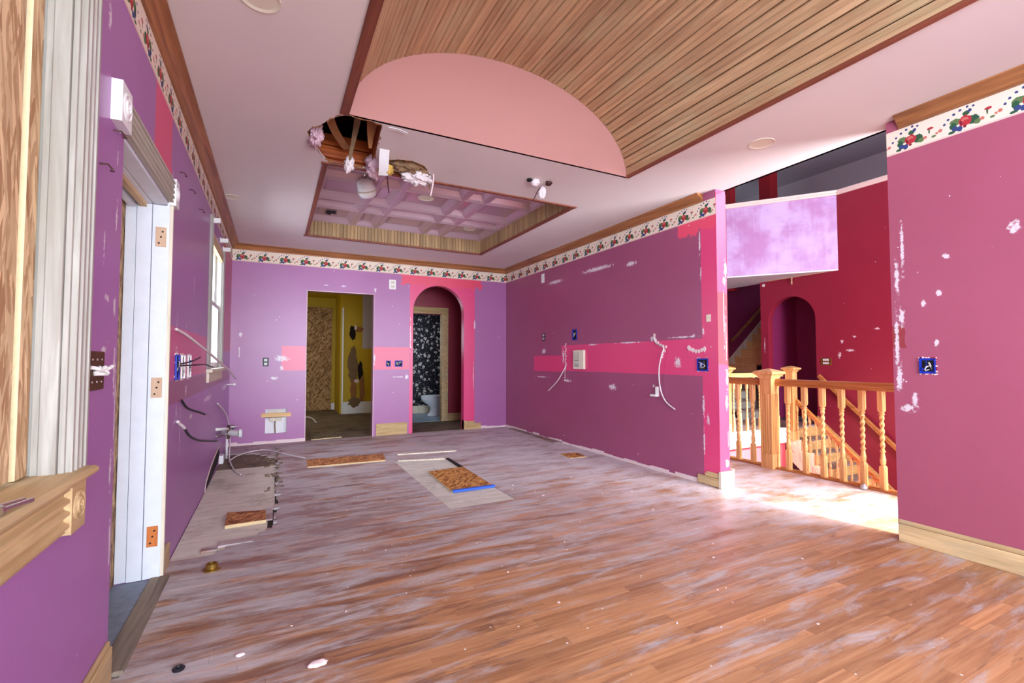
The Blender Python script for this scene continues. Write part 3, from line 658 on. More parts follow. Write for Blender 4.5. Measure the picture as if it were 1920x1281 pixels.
# ================================================================== STAIR HALL
XS = 9.0; LY = 5.2
struct(wall_mb('x', XS, XS+.14, -1.2, 6.3, -2.8, 2.82, (), ()) if False else wall_mb('x', XS, XS+.14, 4.8, 6.3, 0, 2.82, (), [(5.20, 6.14, 1.965)]), 'wall_niche', M['redstair'], 'crimson stair hall wall pierced by a round-headed niche')
ws = MB(); ws.box(XS, XS+.14, -1.2, 4.8, -2.8, 4.2); ws.box(XS, XS+.14, 4.8, 6.3, -2.8, 0)
ws_o = struct(ws, 'wall_stair', M['redstair'], 'tall crimson wall beside the descending stair')
nb = MB(); nb.box(XS+.95, XS+1.05, 4.9, 6.3, 0, 2.8); nb.box(XS+.14, XS+.95, 6.15, 6.25, 0, 2.8); nb.box(XS+.14, XS+.95, 5.08, 5.19, 0, 2.8); nb.box(XS+.14, XS+1., 5.1, 6.2, 2.7, 2.8)
struct(nb, 'wall_recess', M['purple'], 'dark plum inside of the round-headed niche')
def thick(pts, t):   # strip polygon along a polyline, offset to its left by t
    pts = [Vector(p) for p in pts]; off = []
    for i, p in enumerate(pts):
        ns = []
        for a, b in ((i-1, i), (i, i+1)):
            if a >= 0 and b < len(pts):
                d = (pts[b]-pts[a]).normalized(); ns.append(Vector((-d.y, d.x)))
        nn = sum(ns, Vector((0, 0))).normalized(); off.append(p + nn*t/max(.5, nn.dot(ns[0])))
    return [tuple(p) for p in pts] + [tuple(p) for p in off[::-1]]
CH = [(9.0, 4.78), (7.9, 6.22)]
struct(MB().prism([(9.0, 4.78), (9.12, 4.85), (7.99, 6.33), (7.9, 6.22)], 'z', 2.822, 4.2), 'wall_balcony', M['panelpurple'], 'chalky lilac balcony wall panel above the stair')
struct(MB().box(6.4, 7.9, 6.22, 6.34, 2.822, 4.2), 'wall_balcony.001', M['redwall'], 'red balcony wall left of the lilac panel')
struct(MB().prism([(9.15, 4.78), (9.15, 7.2), (6.4, 7.2), (6.4, 6.22), (7.9, 6.22), (9.0, 4.78)], 'z', 2.80, 2.822), 'ceiling_landing', M['white'], 'white soffit under the balcony')
struct(MB().box(XS+.14, 11.8, -1.2, 6.3, 2.82, 3.0), 'floor_upper', M['grey'], 'upper hall floor slab')
cap = MB()
cap.prism([(8.955, 4.75), (9.16, 4.87), (8.02, 6.37), (7.865, 6.19)], 'z', 4.2, 4.245); cap.prism([(8.975, 4.765), (9.14, 4.86), (8.0, 6.35), (7.88, 6.205)], 'z', 4.165, 4.2)
cap.box(8.955, 9.19, -1.2, 4.80, 4.2, 4.245); cap.box(8.975, 9.17, -1.2, 4.80, 4.165, 4.2); cap.box(6.4, 7.9, 6.19, 6.38, 4.2, 4.245); cap.box(6.4, 7.9, 6.205, 6.36, 4.165, 4.2)
struct(cap, 'trim_8', M['trimwhite'], 'cream cap moulding along the top of the balcony wall')
ug = MB(); ug.box(11.7, 11.8, -1.2, 10.1, -2.8, 5.7); ug.box(3.8, 11.8, 10.0, 10.1, 2.8, 5.7); 
struct(ug, 'wall_upper.001', M['grey'], 'grey walls of the upper hall')
struct(MB().box(3.8, 11.8, -1.35, 10.1, 5.7, 5.8), 'ceiling_upper', M['grey'], 'grey ceiling of the upper hall')
struct(MB().box(10.36, 10.64, 6.95, 7.23, 3.0, 5.7), 'column', M['post'], 'dark red post in the upper hall')
struct(MB().box(9.42, 9.60, 7.30, 7.5, 2.8, 5.7), 'column.001', M['post'], 'dark red post at the left end of the upper hall')
struct(wall_mb('y', 8.1, 8.22, XO, 11.7, -2.8, 4.2), 'wall_landing', M['purple'], 'dark plum wall behind the upper stair flight')
struct(wall_mb('y', -1.35, -1.2, XO, 11.8, -2.8, 5.7, [(4.3, 6.4, .3, 2.66), (4.6, 5.3, 3.06, 3.22), (6.5, 8.98, 3.6, 5.45)]), 'wall_front', M['redwall'], 'red front wall of the stair hall with tall openings')
struct(MB().box(3.8, 11.8, -1.35, 10.1, -2.9, -2.8), 'floor_lower', M['tread'], 'lower level floor below the stairwell')
lw = MB(); lw.box(XO+1.16, 8.1, LY+.05, LY+.15, -2.8, -.25); lw.box(XO+1.08, XO+1.16, -1.2, LY+.1, -2.8, -.06)
struct(lw, 'wall_lower', M['wall'], 'sunlit pink wall under the landing')
struct(MB().box(XO+1.16, XS, LY, 8.1, -.05, 0), 'floor_landing', M['tread'], 'worn landing floor at the far side of the stairwell')
struct(MB().box(XO+1.172, 8.2, LY-.02, LY+.05, -.25, .004), 'trim_9', M['trimwhite'], 'cream fascia board along the landing edge')
struct(MB().box(4.93, 5.045, 1.0, LY, -.016, .016), 'trim_10', M['oakY'], 'wood nosing under the stairwell railing', bevel=.005)

def stair(name, label, n, start, axis, rise, going, w0, w1, mt, mr, dirn, z0):
    # axis 'y' or 'x': travel axis; dirn +1/-1
    t = empty(name, start, label, 'stairs', kind='structure')
    for k in range(n):
        a = dirn*going*k; b = dirn*going*(k+1)
        zt = rise*(k+1) if rise > 0 else rise*(k+1)
        # riser at a between previous level and this one
        lo, hi = sorted((zt-rise, zt))
        if axis == 'y':
            MB().box(w0, w1, a-.012, a+.012, lo-.03, hi-.03).ob('riser', mr, t)
            nz = -.03 if rise > 0 else 0
            MB().box(w0, w1, min(a, b)+(nz if dirn > 0 else -.03), max(a, b)+(0 if dirn > 0 else .012), zt-.032, zt).ob('tread', mt, t, bevel=.006)
        else:
            MB().box(a-.012, a+.012, w0, w1, lo-.03, hi-.03).ob('riser', mr, t)
            MB().box(min(a, b)-.03, max(a, b), w0, w1, zt-.032, zt).ob('tread', mt, t, bevel=.006)
    return t
fd = stair('stair_flight', 'descending stair flight with dark worn treads against the crimson wall', 12, (0, LY, 0), 'y', -.19, .21, 8.16, XS-.02, M['tread'], M['oakX'], -1, 0)
# cut stringer with scroll brackets on the open side
sb = MB(); pol = []
for k in range(12):
    pol += [(-.21*k, -.19*k - .19), (-.21*(k+1), -.19*k - .19)]
pol = [(0, -.19)] + pol[1:] + [(-.21*12, -.19*12-.4), (0, -.52)]
sb.prism(pol, 'x', 8.10, 8.16); sb.ob('stringer', M['riser'], fd)
MB().prism([(0, .16), (-.21*12, .16-.19*12), (-.21*12, -.2-.19*12), (0, -.2)], 'x', XS-.02, XS-.001).ob('skirt_board', M['oakX'], fd)
for k in range(7):
    y, z = -.21*k-.10, -.19*(k+1)-.12
    b = MB(); b.prism([(y-.115, z+.10), (y+.085, z+.10), (y+.085, z-.02), (y+.02, z-.06), (y-.02, z-.11), (y-.115, z-.02)], 'x', 8.088, 8.10)
    b.lathe([(.001, 0), (.045, 0), (.045, -.008), (.035, -.012), (.028, -.006), (.018, -.006), (.012, -.013), (.001, -.014)], (8.088, y, z+.04), 'x', 16)
    b.ob('scroll_bracket', M['riser'], fd)
fu = stair('stair_flight', 'grey-risered stair flight climbing from the landing', 5, (0, 6.3, 0), 'y', .18, .26, 8.25, 10.6, M['tread'], M['greyriser'], 1, 0)
MB().box(8.25, 10.25, 1.27, 1.8, .868, .90).ob('platform', M['tread'], fu)
MB().prism([(0, 0), (1.3, .9), (1.3, 0)], 'x', 8.2, 8.25).ob('stringer', M['riser'], fu)
fw = stair('stair_flight', 'honey wood stair flight turning up along the plum wall', 8, (10.25, 0, .9), 'x', .19, .235, 7.3, 8.08, M['oakX'], M['oakX'], 1, .9)
MB().prism([(-.15, -.15), (-.15, .16), (2.0, 1.9), (2.0, 1.5), (.2, -.15)], 'y', 8.06, 8.095).ob('skirt_board', M['whitewood'], fw)
for o in (fd, fu, fw):
    pass
def rail_prism(p0, p1, w=.062, h=.07):
    # moulded handrail between two points
    p0, p1 = Vector(p0), Vector(p1); d = (p1-p0).normalized(); side = d.cross(Vector((0, 0, 1))).normalized(); up = side.cross(d)
    pr = [(-.5, -.05), (-.5, .22), (-.42, .30), (-.5, .42), (-.5, .75), (-.34, .95), (0, 1.02), (.34, .95), (.5, .75), (.5, .42), (.42, .30), (.5, .22), (.5, -.05)]
    mb = MB(); mb.rings([[p + side*a*w + up*(b-1)*h for a, b in pr] for p in (p0, p1)]); return mb
def wall_rail(name, label, p0, p1, off, nb):
    t = empty(name, p0, label, 'handrail'); P0, P1 = Vector(p0), Vector(p1)
    rail_prism((0, 0, 0), P1-P0, .055, .06).ob('rail', M['oakY'] if abs(P1.y-P0.y) > .5 else M['stainX'], t, smooth=False)
    for k in range(nb):
        q = (P1-P0)*((k+.4)/nb); q2 = q + Vector(off)
        m = MB(); m.tube([q+Vector((0, 0, -.055)), q+Vector((0, 0, -.085))+Vector(off)*.3, q2+Vector((0, 0, -.10))], .008, 8); m.lathe([(.001, 0), (.025, 0), (.025, .01), (.001, .012)], q2+Vector((0, 0, -.1)), 'x' if abs(off[0]) > .01 else 'y', 12)
        m.ob('bracket', M['brass'], t)
    return t
wall_rail('wall_handrail', 'wooden handrail sloping down the crimson wall behind the balusters', (XS-.07, 5.10, .93), (XS-.07, 3.3, -.80), (.068, 0, 0), 3)
wall_rail('wall_handrail', 'dark wooden handrail climbing the plum wall above the wooden steps', (10.28, 8.01, 1.69), (11.55, 8.01, 2.66), (0, .088, 0), 2)

# ---- balusters, newels and railings
def sq_ring(h, z, n=16, rnd=.12):
    # rounded square ring with half width h
    out = []
    for k in range(n):
        a = 2*pi*(k+.5)/n; c, s = cos(a), sin(a); m = max(abs(c), abs(s)); q = h/m
        q = q*(1-rnd*max(0, (q/h-1.2)))
        out.append((q*c, q*s, z))
    return out
def baluster_mesh(H0, w=.0265, twist=True):
    R = []; b = .22*H0/.9; tp = .19*H0/.9; n = 16
    R += [sq_ring(w, 0), sq_ring(w, b-.02), sq_ring(w*.9, b-.008)]
    def rd(r, z): return [(r*cos(2*pi*(k+.5)/n), r*sin(2*pi*(k+.5)/n), z) for k in range(n)]
    R += [rd(w*.62, b+.004), rd(w*.8, b+.014), rd(w*.9, b+.05), rd(w*.62, b+.10), rd(w*.55, b+.115), rd(w*.86, b+.122), rd(w*.86, b+.130), rd(w*.6, b+.138)]
    z0, z1 = b+.145, H0-tp-.045; N = 44
    for i in range(N+1):
        z = z0+(z1-z0)*i/N; ph = 2*pi*(z-z0)/.062
        R.append([((w*.62 + w*.15*cos(2*(2*pi*(k+.5)/n) - ph))*cos(2*pi*(k+.5)/n), (w*.62 + w*.15*cos(2*(2*pi*(k+.5)/n) - ph))*sin(2*pi*(k+.5)/n), z) for k in range(n)])
    R += [rd(w*.6, z1+.006), rd(w*.9, z1+.014), rd(w*.9, z1+.022), rd(w*.62, z1+.03), sq_ring(w*.9, H0-tp), sq_ring(w, H0-tp+.012), sq_ring(w, H0)]
    m = MB().rings(R).mesh('baluster'); 
    return m
def newel(name, parent, h, w, mat, flutes=True):
    c = w/2; cap = h-.11
    mb = MB()
    mb.box(-c, c, -c, c, 0, .16); mb.box(-c, c, -c, c, cap-.17, cap)
    # fluted shaft section
    prof = []; nf = 4; mrg = .014; fw = (w-2*mrg)/nf
    def side(rot):
        pts = [(-c, -c)]
        for k in range(nf):
            a = -c+mrg+k*fw
            pts += [(a+.003, -c), (a+.007, -c+.011), (a+fw-.007, -c+.011), (a+fw-.003, -c)]
        return [(x*cos(rot)-y*sin(rot), x*sin(rot)+y*cos(rot)) for x, y in pts]
    for q in range(4): prof += side(q*pi/2)
    mb.prism(prof, 'z', .16, cap-.17)
    o = mb.ob(name, mat, parent)
    k = MB(); S = lambda hh, z: [(-hh, -hh, z), (hh, -hh, z), (hh, hh, z), (-hh, hh, z)]
    k.rings([S(c+.004, cap), S(c+.012, cap+.006), S(c+.014, cap+.02), S(c+.03, cap+.04), S(c+.048, cap+.052), S(c+.05, cap+.07), S(c+.042, cap+.078), S(c*.4, cap+.105), S(.004, cap+.11)])
    k.ob('cap', mat, o)
    return o
M['oakpost'] = wood('honey_oak_post', (196, 140, 80), (240, 190, 126), 'z', .36, rnd=.08)
bm1 = baluster_mesh(.905); bm1.materials.append(M['oakZ'])
for p in bm1.polygons: p.use_smooth = False
r1 = empty('stair_railing', (4.98, 3.38, 0), 'honey oak railing with twisted balusters along the stairwell edge', 'railing')
nw = newel('newel_post', r1, 1.10, .135, M['oakpost']); nw.location = (-.03, 0, 0)
for yy in (3.80, 3.61, 3.19, 3.01, 2.83, 2.65, 2.47, 2.31, 2.13, 1.95, 1.77, 3.99, 4.18, 4.37, 4.56, 4.75, 4.94, 5.13): inst(bm1, 'baluster', r1, (0, yy-3.38, .012))
rail_prism((0, .07, .985), (0, 1.82, .985), .066, .072).ob('handrail', M['oakY'], r1); rail_prism((0, -1.72, .985), (0, -.07, .985), .066, .072).ob('handrail', M['oakY'], r1)
MB().box(-.04, .04, -1.72, 1.82, .0, .0165).ob('shoe_rail', M['oakY'], r1)
r2 = empty('stair_railing', (7.3, LY+.06, 0), 'pale oak railing with twisted balusters on the far landing', 'railing')
n2 = newel('newel_post', r2, 1.30, .13, M['oakpost']); n2.location = (8.1-7.3, -.14, -.21)
n3 = newel('newel_post', r2, 1.10, .12, M['oakpost']); n3.location = (6.60-7.3, 0, 0)
bm2 = baluster_mesh(.90, .021); bm2.materials.append(M['oakX'])
for k in range(8): inst(bm2, 'baluster', r2, (6.78+.165*k-7.3, 0, .0))
rail_prism((6.66-7.3, 0, .975), (8.06-7.3, 0, .975), .06, .07).ob('handrail', M['oakX'], r2)
r3 = empty('stair_railing', (8.13, LY, -.19), 'oak railing with slim twisted balusters sloping down the stair', 'railing')
bm3 = baluster_mesh(.82, .020); bm3.materials.append(M['oakX'])
for k in range(11):
    for j in range(2):
        yy = -.21*k - .055 - .105*j; base_z = -.19*k
        if k == 0 and j == 0: continue
        top = .90*yy + .835 + .19*0
        inst(bm3, 'baluster', r3, (0, yy, base_z), (0, 0, 0), (1, 1, (top-base_z-.05)/.82))
rail_prism((0, -.17, .85-.15), (0, -2.3, .85-2.07), .056, .066).ob('handrail', M['oakY'], r3)

# ================================================================== YELLOW ROOM, ARCH PASSAGE AND BATH
yw = MB(); yw.box(-.7, 1.42, 12.0, 12.1, 0, 2.7); yw.box(1.36, 2.02, 10.95, 11.05, 0, 2.7); yw.box(1.32, 1.42, 11.05, 12.0, 0, 2.7); yw.box(1.99, 2.03, YB+.13, 10.95, 0, 2.7); yw.box(-.8, -.7, YB, 12.1, 0, 2.7)
struct(yw, 'wall_yellow', M['yellow'], 'yellow walls of the room seen through the plain doorway')
struct(MB().box(-.8, 2.03, YB+.13, 12.1, 2.68, 2.75), 'ceiling_yellow', M['yellow'], 'yellow ceiling of the room beyond the doorway')
yt = MB(); yt.box(1.345, 1.375, 10.925, 10.965, 0, 2.35); yt.box(1.38, 1.99, 10.935, 10.95, 0, .26); yt.box(1.24, 1.32, 11.985, 12.0, 0, .16)
struct(yt, 'trim_11', M['white'], 'white corner trim and skirting in the yellow room')
single(MB().box(.60, 1.235, 11.95, 11.975, .01, 2.44), 'osb_sheet', M['osbXZ'], 'tall brown strand board sheet closing the far doorway of the yellow room', 'board')
def blob(cx, cz, rx, rz, seed, y, th=.006):
    rnd = random.Random(seed); n = 22; P = [(cx+rx*cos(2*pi*k/n)*rnd.uniform(.7, 1.15), cz+rz*sin(2*pi*k/n)*rnd.uniform(.8, 1.1)) for k in range(n)]
    return MB().prism(P, 'y', y-th, y)
wy = empty('torn_wall_patch', (1.6, 10.95, .9), 'long brown torn patches in the yellow wall beyond the doorway', 'damage')
for i, (cx, cz, rx, rz, mt) in enumerate([(1.57, 1.80, .07, .17, 'dark'), (1.70, 1.88, .10, .06, 'kraft'), (1.58, 1.06, .11, .44, 'brownpaper'), (1.60, .50, .07, .26, 'kraft'), (1.74, .95, .06, .22, 'dark'), (1.78, .52, .06, .34, 'kraft'), (1.62, .25, .14, .12, 'brownpaper'), (1.66, .72, .06, .04, 'plaster'), (1.63, 1.92, .03, .06, 'plaster')]):
    blob(cx-1.6, cz-.9, rx, rz, i+4, -(.001+.0015*i)).ob('torn_patch', M[mt], wy)
struct(MB().box(1.78, 1.988, 10.944, 10.9495, 1.45, 2.66), 'trim_12', M['grey'], 'unpainted grey plaster strip on the yellow wall')
# passage behind the arch
pv = MB(); pv.box(2.03, 2.07, YB+.13, 8.8, 0, 2.72); pv.box(3.42, 3.5, YB+.13, 8.8, 0, 2.72)
struct(pv, 'wall_passage', M['redwall'], 'red side walls of the passage behind the arch')
struct(wall_mb('y', 8.8, 8.9, 2.03, 3.6, 0, 2.72, [(2.22, 2.95, -.01, 2.08)]), 'wall_passage.001', M['redwall'], 'red end wall of the passage with the bathroom doorway')
struct(MB().box(2.03, 3.6, YB+.13, 10.4, 2.7, 2.76), 'ceiling_passage', M['redwall'], 'red ceiling of the passage')
dc = empty('door_2', (2.6, 8.8, 0), 'pine door casing of the bathroom doorway behind the arch', kind='structure')
MB().box(.34, .46, -.022, 0, 0, 2.09).ob('casing', M['rawZ'] if False else M['rawY'], dc, bevel=.004); MB().box(-.5, .46, -.024, 0, 2.09, 2.215).ob('casing', M['rawX'], dc, bevel=.004); MB().box(-.5, -.385, -.022, 0, 0, 2.09).ob('casing', M['whitewood'], dc, bevel=.004)
MB().box(.33, .35, -.02, .1, 0, 2.08).ob('jamb', M['rawY'], dc)
base('baseboard_passage', [(3.062, 3.42, 8.785, 8.8, 0, .15)], M['rawX'], 'bare baseboard at the end of the passage')
bt = MB(); bt.box(2.0, 3.65, 10.3, 10.4, 0, 2.72); bt.box(3.62, 3.7, 8.9, 10.4, 0, 2.72); bt.box(1.92, 2.0, 8.9, 10.4, 0, .6); bt.box(1.92, 2.0, 8.9, 10.4, 2.2, 2.72)
struct(bt, 'wall_bath', M['floral'], 'bathroom walls papered in black with pale flowers')
bfl = empty('floor_bath', (2.8, 9.6, 0), 'pale blue tiled bathroom floor', kind='structure')
tmesh = MB().box(-.0985, .0985, -.0985, .0985, -.012, .004).mesh('tile'); tmesh.materials.append(M['tile'])
for i in range(8):
    for j in range(7): inst(tmesh, 'tile', bfl, (-.7+.2*i, -.65+.2*j, 0))
base('baseboard_bath', [(2.0, 3.62, 10.28, 10.3, 0, .17)], M['whitewood'], 'pale baseboard in the bathroom')
to = empty('toilet', (3.1, 9.75, 0), 'white toilet standing on the tiled bathroom floor beyond the arch', 'toilet')
def ell(cx, rx, ry, z, n=24, fr=1.): return [(cx + rx*cos(2*pi*k/n)*(fr if cos(2*pi*k/n) < 0 else 1), ry*sin(2*pi*k/n), z) for k in range(n)]
MB().rings([ell(.03, .20, .115, .004), ell(.03, .20, .112, .03), ell(.05, .165, .10, .08), ell(.05, .15, .095, .16), ell(.03, .17, .11, .22), ell(-.02, .24, .16, .30), ell(-.03, .27, .18, .36), ell(-.03, .275, .182, .385), ell(-.03, .25, .16, .387)]).ob('bowl', M['ceramic'], to, smooth=True)
MB().rings([ell(-.03, .27, .18, .388), ell(-.03, .28, .187, .395), ell(-.03, .28, .187, .408), ell(-.03, .27, .18, .414)]).ob('seat', M['ceramic'], to, smooth=True)
MB().rings([ell(-.03, .27, .18, .416), ell(-.03, .275, .184, .422), ell(-.03, .26, .17, .44), ell(-.03, .1, .06, .446)]).ob('lid', M['ceramic'], to, smooth=True)
tk = MB().box(.26, .46, -.23, .23, .38, .74).ob('tank', M['ceramic'], to, bevel=.02); MB().box(.25, .47, -.24, .24, .74, .775).ob('tank_lid', M['ceramic'], tk, bevel=.01)
MB().box(.02, .40, -.10, .10, .0, .37).ob('trapway', M['ceramic'], to, bevel=.04)

# ================================================================== LEFT WALL: BOARDED WINDOW, DOORWAY, FAR WINDOW
def bead(w, t, n=3, edge=.012, low=.55):
    # casing section across width w, thickness t: flat, beads, raised outer edge  -> list of (u, depth)
    P = [(0, 0), (0, t*.75), (edge, t*.75), (edge+.003, t*low)]
    fw = (w-2*edge-.006)/n
    for k in range(n):
        a = edge+.003+k*fw
        P += [(a+fw*.12, t*low), (a+fw*.3, t*.9), (a+fw*.7, t*.9), (a+fw*.88, t*low)]
    return P + [(w-edge-.003, t*low), (w-edge, t), (w, t), (w, 0)]
def rosette(name, parent, x, y0, y1, z0, z1, mat, t=.034):
    mb = MB().box(x, x+t, y0, y1, z0, z1); r = min(y1-y0, z1-z0)/2*.82
    mb.lathe([(.001, t-.002), (r, t-.002), (r, t+.002), (r*.86, t+.005), (r*.74, t+.001), (r*.6, t+.001), (r*.5, t+.007), (r*.36, t+.008), (r*.28, t+.002), (r*.16, t+.003), (r*.08, t+.008), (.001, t+.009)], (x, (y0+y1)/2, (z0+z1)/2), 'x', 24)
    return mb.ob(name, mat, parent)
w1 = empty('window_1', (XL, 1.9, .85), 'boarded near left window with pale beaded casing and wide sill', kind='structure')
lw1 = lambda mb, *a, **k: shift(mb, (XL, 1.9, .85)).ob(*a, **k)
def shift(mb, o): mb.v = [(a-o[0], b-o[1], c-o[2]) for a, b, c in mb.v]; return mb
c1 = MB().prism([(XL+d, 1.828+u) for u, d in bead(.10, .024, 2)], 'z', .868, 2.76); lw1(c1, 'casing', M['jambZ'], w1)
for (xa, xb, yy, zt) in [(-.612, -.5945, 1.812, 2.6), (-.5935, -.554, 1.806, 2.6), (-.553, -.538, 1.815, 2.6)]:
    lw1(MB().box(xa, xb, yy, 1.83, .868, zt), 'jamb_board', M['jambZ'], w1, bevel=.003)
lw1(MB().box(-.72, -.612, 1.822, 1.835, .86, 2.62), 'jamb_board', M['jambZ'], w1)
st = MB().prism([(XL-.19, .842), (-.498, .842), (-.488, .848), (-.485, .856), (-.488, .864), (-.498, .869), (XL-.19, .869)], 'y', -1., 1.925); lw1(st, 'stool', M['rawY'], w1)
MB_ = MB().prism([(XL, .705), (XL+.018, .705)] + [(XL+.012+.014*(1 if k % 4 in (1, 2) else 0), .709+.0088*k) for k in range(14)] + [(XL+.018, .836), (XL, .836)], 'y', -.9, 1.80); lw1(MB_, 'apron', M['rawY'], w1)
r_ = rosette('rosette_block', None, XL, 1.795, 1.905, .695, .84, M['rawY'], .03); r_.data.transform(Matrix.Translation((-XL, -1.9, -.85))); r_.parent = w1
lw1(MB().box(XL, XL+.024, -1., 1.93, 2.62, 2.75), 'head_casing', M['jambZ'], w1)
oa = single(MB().box(-.630, -.616, -.9, 1.712, .872, 2.6), 'osb_sheet', M['osbYZ'], 'larger strand board sheet boarding up the near left window', 'board'); oa.rotation_euler = (radians(.28), 0, 0); oa.location.y -= .004
os_ = single(MB().box(-.630, -.616, 1.7435, 1.8115, .872, 2.6), 'osb_sheet', M['osbYZ'], 'narrow strand board strip beside the light gap in the near left window', 'board')
shift(MB().box(-.6300, -.6158, 1.7422, 1.7434, .872, 2.6), os_.location).ob('cut_edge', M['osbedge'], os_)
# bolts lying on the sill
def bolt(loc, rz, label, ln=.075):
    mb = MB(); mb.lathe([(.001, -.008), (.011, -.008), (.011, 0), (.0055, .001), (.0055, ln), (.001, ln+.001)], (0, 0, 0), 'x', 6 if False else 12)
    o = mb.ob('bolt', M['metal']); o.location = loc; o.rotation_euler = (0, 0, rz); return tag(o, label, 'bolt', 'steel bolts on the window sill')
bolt((-.535, 1.40, .881), 1.1, 'shiny steel bolt on the sill nearer the window boards'); bolt((-.508, 1.385, .881), 1.25, 'shiny steel bolt on the sill nearer the front edge'); bolt((-.56, 1.36, .881), .7, 'steel bolt on the sill farthest into the window', .06)

d1 = empty('door_1', (XL, 2.77, 0), 'stripped white doorway in the left wall with fluted head trim', kind='structure')
ld = lambda mb, *a, **k: shift(mb, (XL, 2.77, 0)).ob(*a, **k)
for (xa, xb, yy) in [(-.735, -.686, 3.208), (-.683, -.6165, 3.2), (-.6135, -.545, 3.203)]:
    ld(MB().box(xa, xb, yy, 3.226, .008, 2.066), 'jamb_board', M['oldpaint'], d1, bevel=.002)
    ld(MB().box(xa, xb, 2.31, 2.32+(3.21-yy)*.5, .008, 2.066), 'jamb_board', M['oldpaint'], d1)
    ld(MB().box(xa, xb, 2.31, 3.226, 2.068+(yy-3.2)*.6, 2.092), 'head_board', M['oldpaint'], d1, bevel=.002)
ld(MB().box(-.668, -.640, 2.31, 3.2, 2.045, 2.068), 'door_stop', M['rawY'], d1); ld(MB().box(-.72, -.69, 2.31, 3.2, 2.04, 2.07), 'door_stop', M['oldpaint'], d1)
ld(MB().box(-.5435, -.521, 3.208, 3.228, .0, 2.08), 'casing_edge', M['whitewood'], d1); ld(MB().box(-.548, -.536, 3.200, 3.2085, .0, 2.08), 'casing_edge', M['oldpaint'], d1)
hc = MB().prism([(XL+d, 2.086+u) for u, d in bead(.115, .030, 3, .010, .45)], 'y', 2.262, 3.195); ld(hc, 'head_casing', M['jambY'], d1)
for a, b in ((2.135, 2.262), (3.195, 3.29)):
    q = rosette('rosette_block', None, XL, a, b, 2.07, 2.222, M['white']); q.data.transform(Matrix.Translation((-XL, -2.77, 0))); q.parent = d1
M['hinge'] = wood('hinge_mortise', (196, 158, 128), (222, 190, 164), 'z', .6, rnd=.1); M['hingeor'] = wood('orange_hinge_mortise', (186, 96, 40), (214, 128, 66), 'z', .6, rnd=.05)
for z, mt in ((1.885, 'hinge'), (1.045, 'hinge'), (.235, 'hingeor')):
    hp = ld(MB().box(-.598, -.549, 3.1995, 3.2035, z-.055, z+.055), 'hinge_mortise', M[mt], d1)
    for dz in (-.035, 0, .03): ld(MB().lathe([(.001, 0), (.005, 0), (.004, -.003), (.001, -.003)], (-.573+dz*.25, 3.1995, z+dz), 'y', 8), 'screw_hole', M['dark'], hp)
ld(MB().box(-.735, -.58, 2.31, 3.2, -.015, .006), 'slate_sill', M['slate'], d1); ld(MB().box(-.578, -.492, 2.31, 3.21, -.015, .014), 'threshold', M['tread'], d1, bevel=.004)
wt = wood('grey_threshold', (98, 86, 76), (150, 134, 118), 'y', .7, rnd=.05)
[c for c in d1.children if c.name.startswith('threshold')][0].data.materials[0] = wt
single(MB().box(-.755, -.738, 2.31, 3.23, .0, 2.1), 'osb_sheet', M['osbdoor'], 'weathered strand board sheet closing the left doorway', 'board')

w2 = empty('window_2', (XL, 5.68, 1.1), 'narrow white double-hung window in the far left wall', kind='structure')
l2 = lambda mb, *a, **k: shift(mb, (XL, 5.68, 1.1)).ob(*a, **k)
l2(MB().prism([(XL+d, 5.05+u) for u, d in bead(.095, .022, 3)], 'z', 1.11, 2.54), 'casing', M['jambZ'], w2); l2(MB().prism([(XL+d, 6.215+u) for u, d in bead(.095, .022, 3)], 'z', 1.11, 2.44), 'casing', M['jambZ'], w2)
l2(MB().box(XL-.2, XL, 6.20, 6.222, 1.11, 2.44), 'jamb_board', M['white'], w2); l2(MB().box(XL-.2, XL, 5.138, 5.16, 1.11, 2.44), 'jamb_board', M['white'], w2); l2(MB().box(XL-.2, XL, 5.14, 6.22, 2.40, 2.442), 'head_board', M['whitewood'], w2)
for (za, zb, xx) in ((1.76, 2.40, XL-.062), (1.11, 1.80, XL-.022)):
    s = MB(); s.box(xx-.035, xx, 5.16, 5.215, za, zb); s.box(xx-.035, xx, 6.145, 6.2, za, zb); s.box(xx-.035, xx, 5.215, 6.145, za, za+.06); s.box(xx-.035, xx, 5.215, 6.145, zb-.045, zb)
    so = l2(s, 'sash', M['white'], w2); l2(MB().box(xx-.02, xx-.016, 5.215, 6.145, za+.06, zb-.045), 'pane', M['glass'], so)
l2(MB().box(XL-.018, XL+.012, 5.16, 6.2, 2.30, 2.40), 'shade_roll', M['rawY'], w2)
for xa in (XL-.02, XL-.064, XL-.11): l2(MB().box(xa, xa+.018, 6.185, 6.2, 1.11, 2.40), 'stop', M['jambZ'], w2)
l2(MB().box(XL-.16, XL+.05, 5.02, 6.35, 1.08, 1.112), 'stool', M['whitewood'], w2, bevel=.006)
l2(MB().prism([(XL, .99), (XL+.02, .99)] + [(XL+.016+.007*(k % 2), .995+.01*k) for k in range(9)] + [(XL+.02, 1.08), (XL, 1.08)], 'y', 5.06, 6.3), 'apron', M['whitewood'], w2)
for i, (y, z, lb) in enumerate(((5.12, 2.50, 'near'), (5.95, 2.50, 'middle'), (6.28, 2.47, 'far'))):
    m = MB(); m.box(XL, XL+.006, y-.02, y+.02, z-.03, z+.03); m.box(XL+.006, XL+.07, y-.004, y+.018, z-.022, z+.022); m.box(XL+.05, XL+.075, y-.015, y+.03, z-.022, z+.022)
    single(m, 'curtain_bracket', M['plastic'], 'white curtain rod bracket at the %s side over the far left window' % lb, 'bracket', 'curtain brackets over the far left window')

